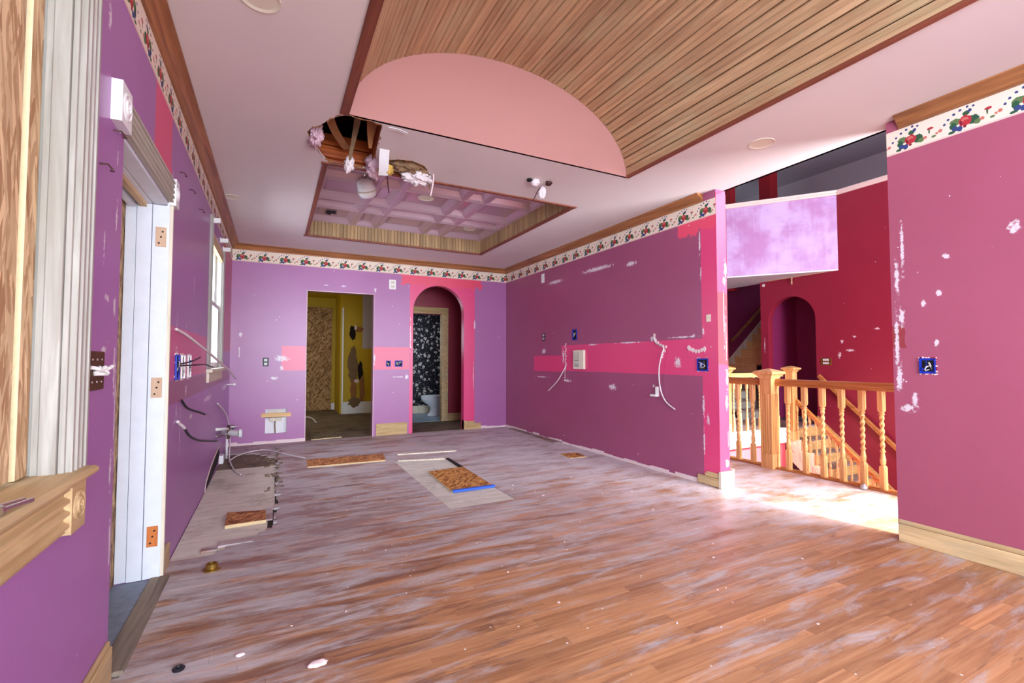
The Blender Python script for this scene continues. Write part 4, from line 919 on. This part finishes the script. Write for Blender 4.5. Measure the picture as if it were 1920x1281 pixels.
# ================================================================== WALL FITTINGS
def cable(name, pts, r, mat, label, cat='cable', tip=None, group=None, n=8):
    t = MB().tube(bez(pts, n), r, 8); o = single(t, name, mat, label, cat, group, smooth=True)
    if tip:
        P = bez(pts, n); d = (P[-1]-P[-2]).normalized(); a = P[-1]; off = Vector(o.location)
        tp = MB(); tp.tube([a-off, a+d*tip-off], r*.55, 6); tp.tube([a+Vector((0, .004, .002))-off, a+d*tip*1.2+Vector((.004, .006, -.004))-off], r*.35, 6); tp.ob('bare_end', M['metal'], o)
    return o
cable('cable', [(-.536, 3.755, .93), (-.521, 3.853, .875), (-.501, 3.986, .84), (-.481, 4.114, .815), (-.461, 4.267, .782)], .008, M['black'], 'short black cable end poking from the left wall, the upper one', tip=.10)
c2 = cable('cable', [(-.512, 3.72, .752), (-.511, 3.76, .732), (-.501, 3.871, .677), (-.481, 4.068, .62), (-.461, 4.441, .554), (-.441, 4.945, .475)], .0085, M['black'], 'drooping black cable from the left wall, the lower one', tip=.09)
sh = MB().tube([Vector(p)-Vector(c2.location) for p in bez([(-.531, 3.59, .81), (-.53, 3.63, .795), (-.519, 3.68, .772), (-.512, 3.725, .75)], 5)], .0095, 8); sh.ob('sheath', M['cable'], c2, smooth=True)
cable('cable', [(-.531, 3.455, 1.385), (-.511, 3.597, 1.367), (-.481, 3.817, 1.325), (-.441, 4.178, 1.258), (-.411, 4.856, 1.164), (-.401, 5.448, 1.101), (-.391, 6.271, .987)], .009, M['cable'], 'long white cable sloping across the left wall under the window', tip=.12)
cable('cable', [(-.531, 5.98, .725), (-.511, 6.351, .624), (-.501, 6.733, .51), (-.495, 6.95, .40), (-.49, 6.98, .345)], .009, M['cable'], 'white cable bending from the left wall down to the valve')
cable('cable', [(-.486, 7.02, .30), (-.475, 6.95, .15), (-.455, 6.6, .03), (-.41, 6.25, .004), (-.35, 5.9, .0), (-.28, 5.66, .0)], .008, M['cable'], 'white cable hanging from the valve onto the bare subfloor', tip=.06)
cable('cable', [(-.44, 6.55, .0), (-.38, 6.78, .004), (-.25, 7.0, .004), (-.09, 7.02, .012), (.03, 6.86, .012), (.2, 6.5, .01), (.36, 6.22, .01)], .007, M['cable'], 'long white cable snaking over the floor to the orange board strip')
cable('cable', [(.50, 10.35, .02), (.62, 10.27, .05), (.70, 10.03, .04), (.74, 9.66, .006)], .012, M['cable'], 'short white cable curling on the yellow room floor')
cable('cable', [(XR-.008, 3.873, 1.437), (3.715, 3.837, 1.383), (3.695, 3.708, 1.333), (3.685, 3.73, 1.236), (3.685, 3.763, 1.111), (3.695, 3.775, .985), (3.705, 3.757, .854), (3.715, 3.699, .75), (3.72, 3.58, .683)], .007, M['cable'], 'long white cable hanging from the right wall band near the stair opening')
cable('cable', [(XR-.008, 5.62, 1.14), (3.715, 5.621, 1.096), (3.695, 5.675, 1.004), (3.685, 5.802, .877), (3.685, 6.041, .731)], .007, M['cable'], 'short white cable hanging left of the intercom')
# channels torn in the plaster where the cables leave
def gouge(name, pts, label, w=.02, proud=.006, par=None):
    mb = MB(); rnd = random.Random(len(label))
    for i, (y, z) in enumerate(pts):
        n = 7; P = [(y+w*cos(2*pi*k/n)*rnd.uniform(.5, 1.2), z+w*1.3*sin(2*pi*k/n)*rnd.uniform(.5, 1.2)) for k in range(n)]
        mb.prism(P, 'x', XR-proud*rnd.uniform(.4, 1.2), XR-.0005)
    return single(mb, name, M['plaster'], label, 'damage')
gouge('torn_plaster', [(5.64+.012*sin(k*2.1), 1.42-.035*k) for k in range(11)], 'ragged vertical channel of torn plaster left of the intercom', .016)
gouge('torn_plaster', [(5.66, 1.06-.03*k) for k in range(6)], 'thin torn plaster streak below the intercom cable', .010)
gouge('torn_plaster', [(3.88, 1.47), (3.88, 1.44), (3.86, 1.41), (3.83, 1.385), (3.79, 1.36), (3.75, 1.345), (3.71, 1.335), (3.73, 1.30), (3.76, 1.26), (3.77, 1.23)], 'diagonal torn plaster gash where the long white cable leaves', .018, .010)
gouge('torn_plaster', [(3.40, 1.32), (3.37, 1.30), (3.34, 1.29), (3.31, 1.285), (3.27, 1.285), (3.235, 1.295), (3.21, 1.30)], 'horizontal torn plaster gash above the right blue box', .02, .008)
def outlet_box(name, ax, loc, w, h, label, out, plaster=True, wires=3, mat='blue', seed=1):
    # recessed open electrical box: rim, five walls, wires
    t = empty(name, loc, label, 'box'); rnd = random.Random(seed); d = .05; e = .004
    def put(mb, nm, mt, **k):
        vs = []
        for (u, v, q) in mb.v: vs.append((q*out, u, v) if ax == 'x' else (u, q*out, v))
        mb.v = vs; return mb.ob(nm, M[mt], t, **k)
    m = MB()   # u, v, depth (q>0 = out of the wall); shallow box sitting in a cut
    m.box(-w/2, -w/2+e, -h/2, h/2, -.0, .012); m.box(w/2-e, w/2, -h/2, h/2, -.0, .012); m.box(-w/2, w/2, -h/2, -h/2+e, -.0, .012); m.box(-w/2, w/2, h/2-e, h/2, -.0, .012); m.box(-w/2, w/2, -h/2, h/2, -.002, .002)
    put(m, 'box', mat)
    put(MB().box(-w/2+.012, w/2-.012, -h/2+.014, h/2-.014, .0015, .0035), 'recess', 'dark')
    for k in range(wires):
        p = [(rnd.uniform(-w/3, w/3), rnd.uniform(-h/3, h/3), .003 + .012*min(1, j)) for j in range(4)]
        put(MB().tube(bez(p, 4), .003, 6), 'wire', ['cable', 'black', 'blue'][k % 3])
    if plaster:
        m = MB()
        for k in range(26):
            a = 2*pi*k/26; u, v = (w/2+.004)*max(-1, min(1, 1.45*cos(a))), (h/2+.004)*max(-1, min(1, 1.45*sin(a))); s = rnd.uniform(.0015, .006)
            if rnd.random() < .4: continue
            m.box(u-s, u+s, v-s, v+s, 0, .003)
        put(m, 'chipped_edge', 'plaster', kind='stuff')
    return t
outlet_box('outlet_box', 'x', (XR, 5.407, 1.544), .10, .15, 'open blue switch box in the mauve area above the intercom', -1, False, 1)
outlet_box('outlet_box', 'x', (XR, 3.232, 1.15), .125, .125, 'open blue double box with loose wires beside the wall end', -1, True, 4, seed=4)
outlet_box('outlet_box', 'x', (XR, 1.468, 1.16), .082, .098, 'open blue box with wires in the near right wall', -1, True, 4, seed=7)
outlet_box('outlet_box', 'y', (1.635, YB, 1.135), .07, .095, 'small blue box in the pink patch, the left of two', -1, False, 2, seed=3)
outlet_box('outlet_box', 'y', (1.80, YB, 1.135), .12, .10, 'wide blue box in the pink patch, the right of two', -1, False, 4, seed=5)
for i, (y, lb, mt) in enumerate(((3.56, 'blue plastic box with wires on the left wall pink strip', 'blue'), (3.76, 'bare white box frame on the left wall, between blue box and wires', 'plastic'), (4.02, 'pale box with black wires on the left wall pink strip', 'plastic'))):
    outlet_box('outlet_box', 'x', (XL, y, 1.152), .11, .16, lb, 1, True, 4 if i != 1 else 1, mt, seed=11+i)
def loose(name, pts, label): cable(name, pts, .0045, M['black'], label, 'wire')
loose('loose_wire', [(-.53, 3.56, 1.16), (-.45, 3.70, 1.165), (-.43, 3.95, 1.165), (-.42, 4.1, 1.15), (-.42, 4.35, 1.14)], 'twisted black wire running between the boxes on the left wall')
loose('loose_wire', [(-.53, 3.58, 1.17), (-.47, 3.65, 1.19), (-.45, 3.85, 1.215)], 'short black wire sticking up from the blue box on the left wall')
# switch plate on the left wall
sp = empty('switch_plate', (XL, 2.06, 1.162), 'brown glazed three-gang switch plate with white toggles by the doorway', 'switch')
MB().box(0, .007, -.078, .078, -.066, .066).ob('plate', M['bronze'], sp, bevel=.003)
for k in range(3):
    for dz in (.038, -.038):
        MB().lathe([(.001, .007), (.0045, .007), (.004, .009), (.001, .009)], (0, -.046+.046*k, dz), 'x', 10).ob('screw', M['metal'], sp)
for y0, y1, z0, z1 in ((-.066, -.02, .012, .002), (-.035, .012, -.008, .012), (-.03, .03, -.010, -.012), (.012, .04, .012, -.010), (.035, .09, -.002, .014)):
    MB().tube([(.007, y0, z0), (.022, (y0+y1)/2, (z0+z1)/2), (.026, y1, z1)], .0065, 8).ob('toggle', M['plastic'], sp)
# intercom
ic = empty('intercom', (XR, 5.285, 1.20), 'ivory wall intercom with speaker grille on the pink band', 'intercom')
MB().box(-.035, 0, -.125, .125, -.13, .13).ob('body', M['ivory'], ic, bevel=.008)
MB().box(-.038, -.035, -.02, .10, -.012, -.002).ob('slot', M['black'], ic)
for k in range(8): MB().box(-.038, -.034, -.02, .10, .015+.011*k, .021+.011*k).ob('grille_bar', plain('grille_grey', (170, 168, 160), .5) if k == 0 else bpy.data.materials['grille_grey'], ic)
MB().box(-.037, -.034, -.015, .09, -.10, -.03).ob('panel', bpy.data.materials['grille_grey'], ic)
for k in range(3): MB().box(-.040, -.036, -.0+.03*k, .018+.03*k, -.055, -.04).ob('button', M['white'], ic)
MB().lathe([(.001, -.035), (.03, -.035), (.03, -.039), (.024, -.039), (.001, -.036)], (0, .045, .065), 'x', 20).ob('speaker', M['ivory'], ic)
def plate(name, ax, loc, w, h, label, mat, cat='outlet', sockets=True, out=-1, hole='dark'):
    t = empty(name, loc, label, cat); T = lambda mb: setattr(mb, 'v', [(q*out, u, v) if ax == 'x' else (u, q*out, v) for u, v, q in mb.v]) or mb
    T(MB().box(-w/2, w/2, -h/2, h/2, 0, .006)).ob('plate', M[mat], t, bevel=.002)
    if sockets:
        for dv in (h*.22, -h*.22):
            T(MB().box(-w*.26, w*.26, dv-h*.13, dv+h*.13, .006, .008)).ob('socket', M[hole], t)
            for du in (-w*.1, w*.1): T(MB().box(du-.003, du+.003, dv-.008, dv+.008, .008, .0085)).ob('slot', M['dark'], t)
    return t
plate('outlet', 'x', (XR, 6.25, 1.55), .075, .12, 'black rimmed outlet with white sockets on the far right wall', 'black', hole='plastic')
plate('outlet', 'y', (-.10, YB, 1.165), .075, .125, 'black rimmed outlet with white sockets on the back wall', 'black', hole='plastic')
plate('outlet', 'x', (XR, 6.27, 2.47), .085, .14, 'blank white plate high on the right wall', 'plastic', 'plate', False)
plate('outlet', 'y', (1.69, YB, 2.41), .11, .155, 'white outlet plate high on the back wall beside the arch', 'plastic', hole='ivory')
plate('outlet', 'x', (XS, 5.03, 1.165), .19, .135, 'brass outlet plate on the crimson stair wall', 'brass', hole='white')
plate('thermostat', 'x', (XR, 3.155, 1.60), .05, .07, 'small pale bracket on the pink wall corner strip', 'ivory', 'bracket', False)
pb = single(MB().box(XR-.03, XR, 3.822, 3.846, .80, .905).box(XR-.055, XR-.03, 3.815, 3.90, .80, .822), 'metal_stub', M['plastic'], 'white bracket stub on the lower right wall under the long cable', 'bracket')
vn = empty('wall_vent', (XS, 3.08, 3.36), 'small dark red vent near the top of the crimson stair wall', 'vent')
MB().box(-.012, 0, -.17, .17, -.17, .17).ob('frame', M['post'], vn); 
for k in range(6): MB().box(-.016, -.010, -.13, .13, -.13+.046*k, -.115+.046*k).ob('slat', M['dark'], vn)
# patched opening in the back wall
pr = empty('wall_patch', (.045, YB, .315), 'boarded square hole low in the back wall left of the doorway', 'patch')
MB().box(-.15, .16, .055, .065, -.2, .2).ob('backing', M['white'], pr)
MB().box(-.19, .195, -.018, -.001, .062, .118).ob('batten', M['oakX'], pr, bevel=.003); MB().box(-.09, .09, .0, .02, .125, .155).ob('batten', M['whitewood'], pr); MB().box(-.08, .08, .0, .02, .0, .05).ob('batten', M['whitewood'], pr); MB().box(-.14, .12, .02, .05, .05, .065).ob('batten', M['black'], pr)
MB().tube([(-.01, .03, 0), (-.012, .03, -.08), (-.005, .035, -.17)], .008, 6).ob('wire', M['brownpaper'], pr)
# plumbing at the back left corner
pv_ = empty('water_valve', (-.50, 6.6, .36), 'corroded pipe valve with white drain stub low on the left wall', 'pipe')
lp = lambda mb: shift(mb, (-.50, 6.6, .36))
lp(MB().tube([(XL, 5.95, .45), (-.47, 6.2, .42), (-.46, 6.9, .315)], .016, 8)).ob('pipe', M['plastic'], pv_, smooth=True)
lp(MB().tube([(XL, 5.95, .375), (-.48, 6.2, .36), (-.46, 6.85, .262)], .014, 8)).ob('pipe', M['metal'], pv_, smooth=True)
lp(MB().box(-.475, -.445, 6.45, 6.54, .27, .42)).ob('bracket', M['iron'], pv_); lp(MB().lathe([(.001, 0), (.03, 0), (.03, .03), (.015, .035), (.015, .06), (.001, .06)], (-.45, 6.72, .37), 'x', 12)).ob('valve_body', M['metal'], pv_)
lp(MB().tube([(XL, 6.62, .335), (-.40, 6.42, .335), (-.335, 6.36, .335)], .036, 12, cap=False)).ob('drain_stub', M['plastic'], pv_, smooth=True)
lp(MB().lathe([(.036, 0), (.05, 0), (.05, .03), (.034, .03), (.034, .004), (.001, .0)], (-.345, 6.365, .335), 'x', 20)).ob('drain_collar', M['white'], pv_)
lp(MB().lathe([(.001, .0335-.02), (.033, .0335-.02), (.001, .014)], (-.345, 6.365, .335), 'x', 20)).ob('drain_hole', M['dark'], pv_)
lp(MB().tube([(-.488, 6.66, .29), (-.488, 6.66, .0)], .013, 8)).ob('riser_pipe', M['plastic'], pv_, smooth=True); lp(MB().lathe([(.001, 0), (.022, 0), (.022, .05), (.001, .05)], (-.488, 6.66, .25), 'z', 10)).ob('nut', M['white'], pv_)
single(MB().box(-.545, -.50, 6.40, 6.55, -.009, .085), 'junction_box', M['plastic'], 'small white junction box on the floor by the riser pipe', 'box', bevel=.004)
single(MB().box(XL+.07, XL+.10, 7.2, 7.27, .86, .885).box(XL, XL+.07, 7.215, 7.255, .866, .879), 'pipe_stub', M['plastic'], 'short white pipe stub near the back left corner', 'pipe')
blk = MB(); rnd = random.Random(8)
P = [(5.1, .0), (5.2, .07), (5.5, .13), (5.9, .18), (6.3, .21), (6.4, .13), (6.2, .05), (5.8, .02), (5.3, .0)]
blk.prism([(a+rnd.uniform(-.02, .02), b) for a, b in P], 'x', XL, XL+.004); single(blk, 'wall_hole', M['dark'], 'ragged black hole at the foot of the left wall', 'damage')
cut = MB()
E1 = [(5.1, .0), (5.2, .07), (5.5, .13), (5.9, .18), (6.3, .21)]
for (a0, b0), (a1, b1) in zip(E1, E1[1:]): cut.prism([(a0, b0-.008), (a1, b1-.008), (a1, b1+.018), (a0, b0+.014)], 'x', XL+.003, XL+.008)
single(cut, 'torn_plaster', M['plaster'], 'torn plaster edge round the black hole in the left wall', 'damage')
# nails in the left wall
def nail(y, z, label, up=.013, r=.003):
    m = MB().tube([(XL-.004, y, z), (XL+.022, y+.004, z+.002), (XL+.034, y+.004, z-up), (XL+.033, y+.006, z-up*1.6)], r, 6); m.lathe([(.001, 0), (.007, 0), (.007, .003), (.001, .003)], (XL+.033, y+.006, z-up*1.6), 'z', 8)
    single(m, 'nail', M['iron'], label, 'nail', 'bent nails in the left wall')
nail(2.04, 1.87, 'bent nail in the mauve wall between window casing and doorway'); nail(2.175, 2.045, 'bent nail just under the near rosette of the doorway trim'); nail(3.495, 2.365, 'bent nail nearest past the doorway trim'); nail(3.86, 2.375, 'second bent nail past the doorway trim'); nail(4.335, 2.375, 'third bent nail past the doorway trim')

# ================================================================== THINGS ON THE FLOOR
def board(poly, z0, z1, mat, label, edge=None, tilt=None):
    mb = MB().prism(poly, 'z', z0+.004, z1); o = single(mb, 'osb_board', mat, label, 'board')
    L0 = Vector(o.location)
    cx = sum(p[0] for p in poly)/len(poly); cy = sum(p[1] for p in poly)/len(poly)
    e = MB().prism([(cx+(p[0]-cx)*1.004, cy+(p[1]-cy)*1.004) for p in poly], 'z', z0, z1-.003); shift(e, L0).ob('cut_edge', M['osbedge'], o)
    return o
ob = board([(1.455, 4.06), (1.862, 4.045), (1.887, 4.905), (1.481, 4.866)], .0, .017, M['osbXY'], 'square strand board lying on the bare patch, blue tape edge')
shift(MB().box(1.46, 1.875, 4.034, 4.052, .002, .021).box(1.46, 1.875, 4.04, 4.075, .0175, .0195), ob.location).ob('tape', M['tape'], ob)
board([(.357, 5.69), (1.20, 5.655), (1.25, 6.045), (.369, 6.075)], .0, .017, M['osbred'], 'long orange strand board strip in front of the plain doorway')
board([(-.29, 3.955), (-.03, 3.965), (-.035, 4.215), (-.30, 4.275)], -.009, .016, M['osbred'], 'small strand board offcut on the bare subfloor')
board([(3.225, 4.79), (3.46, 4.775), (3.49, 5.017), (3.26, 5.06)], .0, .008, M['osbXY'], 'small strand board scrap near the foot of the right wall')
board([(.52, 7.62), (.955, 7.68), (.99, 8.54), (.56, 8.69)], -.002, .012, M['osbgrey'], 'grey strand board lying just inside the plain doorway')
single(MB().prism([(1.41, 5.935), (2.15, 5.83), (2.155, 5.87), (1.415, 5.985)], 'z', .0, .012), 'wood_strip', M['whitewood'], 'thin pale wood strip on the floor behind the bare patch', 'wood')
single(MB().prism([(1.33, 5.58), (1.86, 5.44), (1.865, 5.47), (1.335, 5.615)], 'z', -.003, .010), 'wood_strip', M['whitewood'], 'short pale wood strip across the bare patch', 'wood')
single(MB().prism([(1.86, 4.95), (1.9, 4.94), (1.91, 5.44), (1.88, 5.45)], 'z', -.003, .012), 'wood_strip', M['dark'], 'dark slot strip at the right edge of the bare patch', 'wood')
single(MB().prism([(3.60, 5.75), (3.72, 5.72), (3.72, 7.2), (3.66, 7.3)], 'z', .0, .016), 'wood_strip', M['tread'], 'dark wood strip along the foot of the far right wall', 'wood')
# loose old floor pieces at the trench corner
for i, (x, y, w, d, lb) in enumerate([(-.20, 3.62, .20, .09, 'loose reddish floor piece at the trench corner, the long one'), (-.34, 3.55, .09, .06, 'small loose floor block left of the long one'), (-.02, 4.15, .07, .30, 'greyish floor piece standing along the trench edge')]):
    o = single(MB().box(x-w/2, x+w/2, y-d/2, y+d/2, -.0095, .004), 'floor_piece', M['floor'], lb, 'wood', bevel=.003)
bc = empty('floor_cap', (-.294, 3.209, 0), 'round brass cap set in the floor by the trench', 'cap'); MB().lathe([(.001, .0), (.045, 0), (.045, .006), (.03, .010), (.03, .034), (.024, .036), (.024, .02), (.001, .018)], (0, 0, 0), 'z', 20).ob('ring', M['brass'], bc, smooth=False)
single(MB().lathe([(.010, 0), (.020, 0), (.022, .006), (.018, .010), (.010, .010), (.008, .004)], (-.307, 2.243, 0), 'z', 14), 'rubber_grommet', M['black'], 'small black rubber ring on the floor near the left doorway', 'ring')
bo = empty('glass_knob', (4.885, 2.425, 0), 'small clear glass knob lying by the railing foot', 'knob'); MB().lathe([(.001, .0), (.02, .002), (.03, .015), (.028, .03), (.014, .038), (.014, .05), (.001, .05)], (0, 0, 0), 'z', 14).ob('knob', plain('clear_knob', (190, 200, 205), .1, .4), bo, smooth=True)
def wad(name, loc, r, seed, mat, label, cat, sq=(1, 1, .6), amp=.5, freq=2.2, sub=5):
    b = bmesh.new(); bmesh.ops.create_icosphere(b, subdivisions=sub, radius=1)
    for v in b.verts:
        p = v.co.copy(); q = p*freq + Vector((seed*3.1, seed*1.7, seed*.9)); k = 1 + amp*.55*noise.fractal(q*.8, .9, 2.1, 5) + amp*.22*noise.noise(q*6) + amp*.16*noise.noise(q*13)
        v.co = Vector((p.x*sq[0], p.y*sq[1], p.z*sq[2]))*k*r
    m = bpy.data.meshes.new(name); b.to_mesh(m); b.free(); m.materials.append(mat)
    for p in m.polygons: p.use_smooth = True
    o = bpy.data.objects.new(name, m); COL.objects.link(o); o.location = loc; return tag(o, label, cat)
wad('plaster_crumb', (.175, 2.03, .006), .028, 3, M['plaster'], 'pale plaster crumb at the bottom of the frame, the bigger one', 'debris', (1.3, .8, .35), sub=3)
wad('plaster_crumb', (-.16, 2.02, .004), .022, 5, M['plaster'], 'flat white plaster crumb near the left doorway', 'debris', (1.3, .7, .3), sub=3)
wad('plaster_crumb', (-.10, 2.235, .004), .018, 6, M['plaster'], 'pale plaster crumb beside the rubber ring', 'debris', (1., .6, .35), sub=3)

# ================================================================== THINGS ON THE CEILING
for i, (x, y, r, lb) in enumerate(LAMPS):
    t = empty('downlight', (x, y, H), lb, 'lamp')
    MB().lathe([(r*.80, .0), (r, -.004), (r*1.02, -.002), (r*1.02, .001)], (0, 0, 0), 'z', 28).ob('trim_ring', M['ivory'], t)
    cn = MB().lathe([(r*.86, .001), (r*.62, .07), (r*.6, .09)], (0, 0, 0), 'z', 28); cn.f = cn.f[:-2] + [cn.f[-1]]; cn.ob('reflector', M['trimwhite'], t, smooth=True)
for (x, y, lb) in ((1.557, 5.272, 'round recessed downlight in the middle of the tin tray'), (2.49, 6.234, 'small recessed downlight at the back right of the tin tray')):
    t = empty('downlight', (x, y, TZ+.052), lb, 'lamp'); MB().lathe([(.001, -.004), (.06, -.004), (.075, -.012), (.092, -.010), (.095, .0)], (0, 0, 0), 'z', 28).ob('trim_ring', M['ivory'], t)
cn = empty('downlight', (.825, 4.95, 2.98), 'white downlight can dangling tilted from the tin tray', 'lamp'); cn.rotation_euler = (.5, -.35, 0)
MB().lathe([(.001, .09), (.05, .09), (.085, .06), (.092, -.02), (.09, -.06), (.08, -.085), (.06, -.098), (.03, -.104), (.001, -.105)], (0, 0, 0), 'z', 28).ob('can', M['plastic'], cn, smooth=True); MB().lathe([(.09, -.02), (.104, -.03), (.104, -.036), (.09, -.04)], (0, 0, 0), 'z', 28).ob('collar', M['ivory'], cn)
MB().tube([(0, 0, .09), (.02, .02, .12), (.0, .03, .16)], .012, 8).ob('conduit', M['metal'], cn)
kk = MB(); rnd = random.Random(12)
for k in range(9): kk.tube(bez([(.625+rnd.uniform(-.07, .07), 6.33+rnd.uniform(-.06, .06), TZ+.05+rnd.uniform(-.02, .01)) for q in range(3)], 3), .008, 5)
single(kk, 'wire_tangle', M['black'], 'tangle of black wires at the back left of the tin tray', 'wire')
# insulation and torn paper at the broken ceiling
wad('insulation', (.735, 3.95, 2.82), .085, 2, M['fluffpink'], 'pinkish white insulation tuft hanging left of the white strip', 'insulation', (.9, .9, 1.1), .75, 2.6)
wad('insulation', (.785, 3.80, 2.74), .055, 4, M['fluffyellow'], 'small yellow insulation tuft at the end of the white strip', 'insulation', (1, .9, .7), .8, 2.6)
wad('insulation', (.99, 3.92, 2.875), .125, 7, M['fluffbrown'], 'brown stained insulation batt bulging from the ceiling', 'insulation', (1.45, .9, .62), .7, 2.4, 5)
wad('insulation', (1.09, 3.97, 2.80), .085, 9, M['fluff'], 'white fluffy insulation clump below the brown batt', 'insulation', (1.35, .8, .8), .9, 2.8, 5)
wad('insulation', (.245, 3.70, 2.87), .10, 11, M['fluffpink'], 'pinkish insulation pushed against the left edge of the ceiling hole', 'insulation', (.5, 1.2, .8), .7, 2.6)
def strip(name, pts, w, mat, label, cat, th=.004, parent=None, side=(1, 0, 0)):
    P = bez(pts, 5); s = Vector(side); R = []
    for i, p in enumerate(P):
        t = (P[min(i+1, len(P)-1)]-P[max(0, i-1)]).normalized(); a = (s - t*s.dot(t)).normalized(); n = t.cross(a)
        ww = w[0]*(1-i/(len(P)-1))+w[1]*i/(len(P)-1) if isinstance(w, tuple) else w
        R.append([p+a*ww/2+n*th/2, p-a*ww/2+n*th/2, p-a*ww/2-n*th/2, p+a*ww/2-n*th/2])
    return single(MB().rings(R), name, mat, label, cat)
strip('drywall_strip', [(.735, 3.56, 2.93), (.738, 3.60, 2.86), (.742, 3.66, 2.80), (.752, 3.72, 2.74), (.765, 3.80, 2.69)], .075, M['white'], 'white paper tape strip curling down from the broken ceiling', 'paper', .003)
strip('drywall_strip', [(.69, 3.275, 2.827), (.76, 3.262, 2.822), (.82, 3.275, 2.815)], .03, M['white'], 'small torn white flap at the vault edge', 'paper', .004, side=(0, 1, 0))
strip('kraft_strip', [(.30, 3.50, 3.02), (.34, 3.62, 2.97), (.40, 3.75, 2.93), (.50, 3.92, 2.90)], .06, M['kraft'], 'tan kraft paper strip sagging across the ceiling hole', 'paper', .008)
ks = strip('kraft_strip', [(.52, 3.262, 3.02), (.52, 3.4, 3.09), (.53, 3.60, 3.0), (.525, 3.72, 2.92), (.51, 3.80, 2.80), (.505, 3.84, 2.70)], (.07, .012), M['brownpaper'], 'long torn paper strip with frayed white end dangling inside the ceiling hole', 'paper', .008)
fe = wad('frayed_end', Vector((.507, 3.836, 2.745))-ks.location, .042, 13, M['fluff'], 'white frayed fibres', None, (.75, .7, 1.4), .9, 2.8); fe.parent = ks
strip('kraft_strip', [(.58, 3.30, 2.98), (.61, 3.42, 2.95), (.62, 3.55, 2.90), (.635, 3.66, 2.83)], (.12, .02), M['kraft'], 'crumpled kraft paper flap at the right of the ceiling hole', 'paper', .01)
strip('kraft_strip', [(.33, 3.33, 2.93), (.42, 3.30, 2.90), (.54, 3.30, 2.94)], (.05, .09), M['kraft'], 'kraft paper flap along the front edge of the ceiling hole', 'paper', .008, side=(0, 1, .3))
strip('drywall_shard', [(1.20, 3.93, 2.90), (1.225, 3.95, 2.82), (1.222, 3.95, 2.74), (1.205, 3.95, 2.64)], (.06, .012), M['plaster'], 'pointed plaster shard hanging at the right end of the insulation', 'plaster', .012, side=(0, 1, 0))
strip('drywall_shard', [(1.175, 3.95, 2.88), (1.185, 3.96, 2.80), (1.195, 3.95, 2.70)], (.08, .02), M['brownpaper'], 'brown torn paper backing beside the hanging shard', 'paper', .004, side=(.6, .8, 0))
single(MB().tube([(.80, 3.83, 2.72), (.815, 3.87, 2.66), (.84, 3.93, 2.60)], .005, 6), 'loose_wire', M['iron'], 'thin grey wire poking below the yellow insulation tuft', 'wire')
hs = empty('hanging_fixture', (2.13, 3.66, H), 'broken lamp holder with white wadding hanging from the ceiling', 'lamp')
def hw(loc, r, seed, mat, sq, nm):
    o = wad(nm, loc, r, seed, mat, None, None, sq, .6, 2.4, 3); o.parent = hs; return o
hw((-.04, -.02, -.02), .05, 21, M['fluff'], (1, .8, .7), 'wadding'); hw((.07, .05, -.075), .05, 22, M['fluff'], (.7, .7, 1.2), 'wadding'); hw((-.10, -.02, -.01), .025, 23, M['dark'], (1, 1, .6), 'socket'); hw((.09, -.04, -.015), .03, 24, M['iron'], (1, 1, .7), 'socket')
MB().tube([(.02, .0, -.05), (.0, .03, -.10), (-.02, .05, -.16)], .005, 6).ob('wire', M['iron'], hs)
single(MB().lathe([(.001, 0), (.03, 0), (.03, -.008), (.012, -.012), (.001, -.012)], (XS, 6.22, 2.73), 'x', 16), 'door_chime', M['plastic'], 'small round white disc high on the crimson wall left of the niche', 'disc')
# broken bit of nails and pipe hooks on the soffit edge
single(MB().tube([(8.96, 5.6, 2.81), (8.95, 5.6, 2.76), (8.95, 5.6, 2.66)], .012, 6).tube([(8.95, 6.1, 2.80), (8.94, 5.0, 2.80)], .012, 6), 'loose_trim', M['rawY'], 'loose thin trim hanging along the white soffit edge', 'trim')
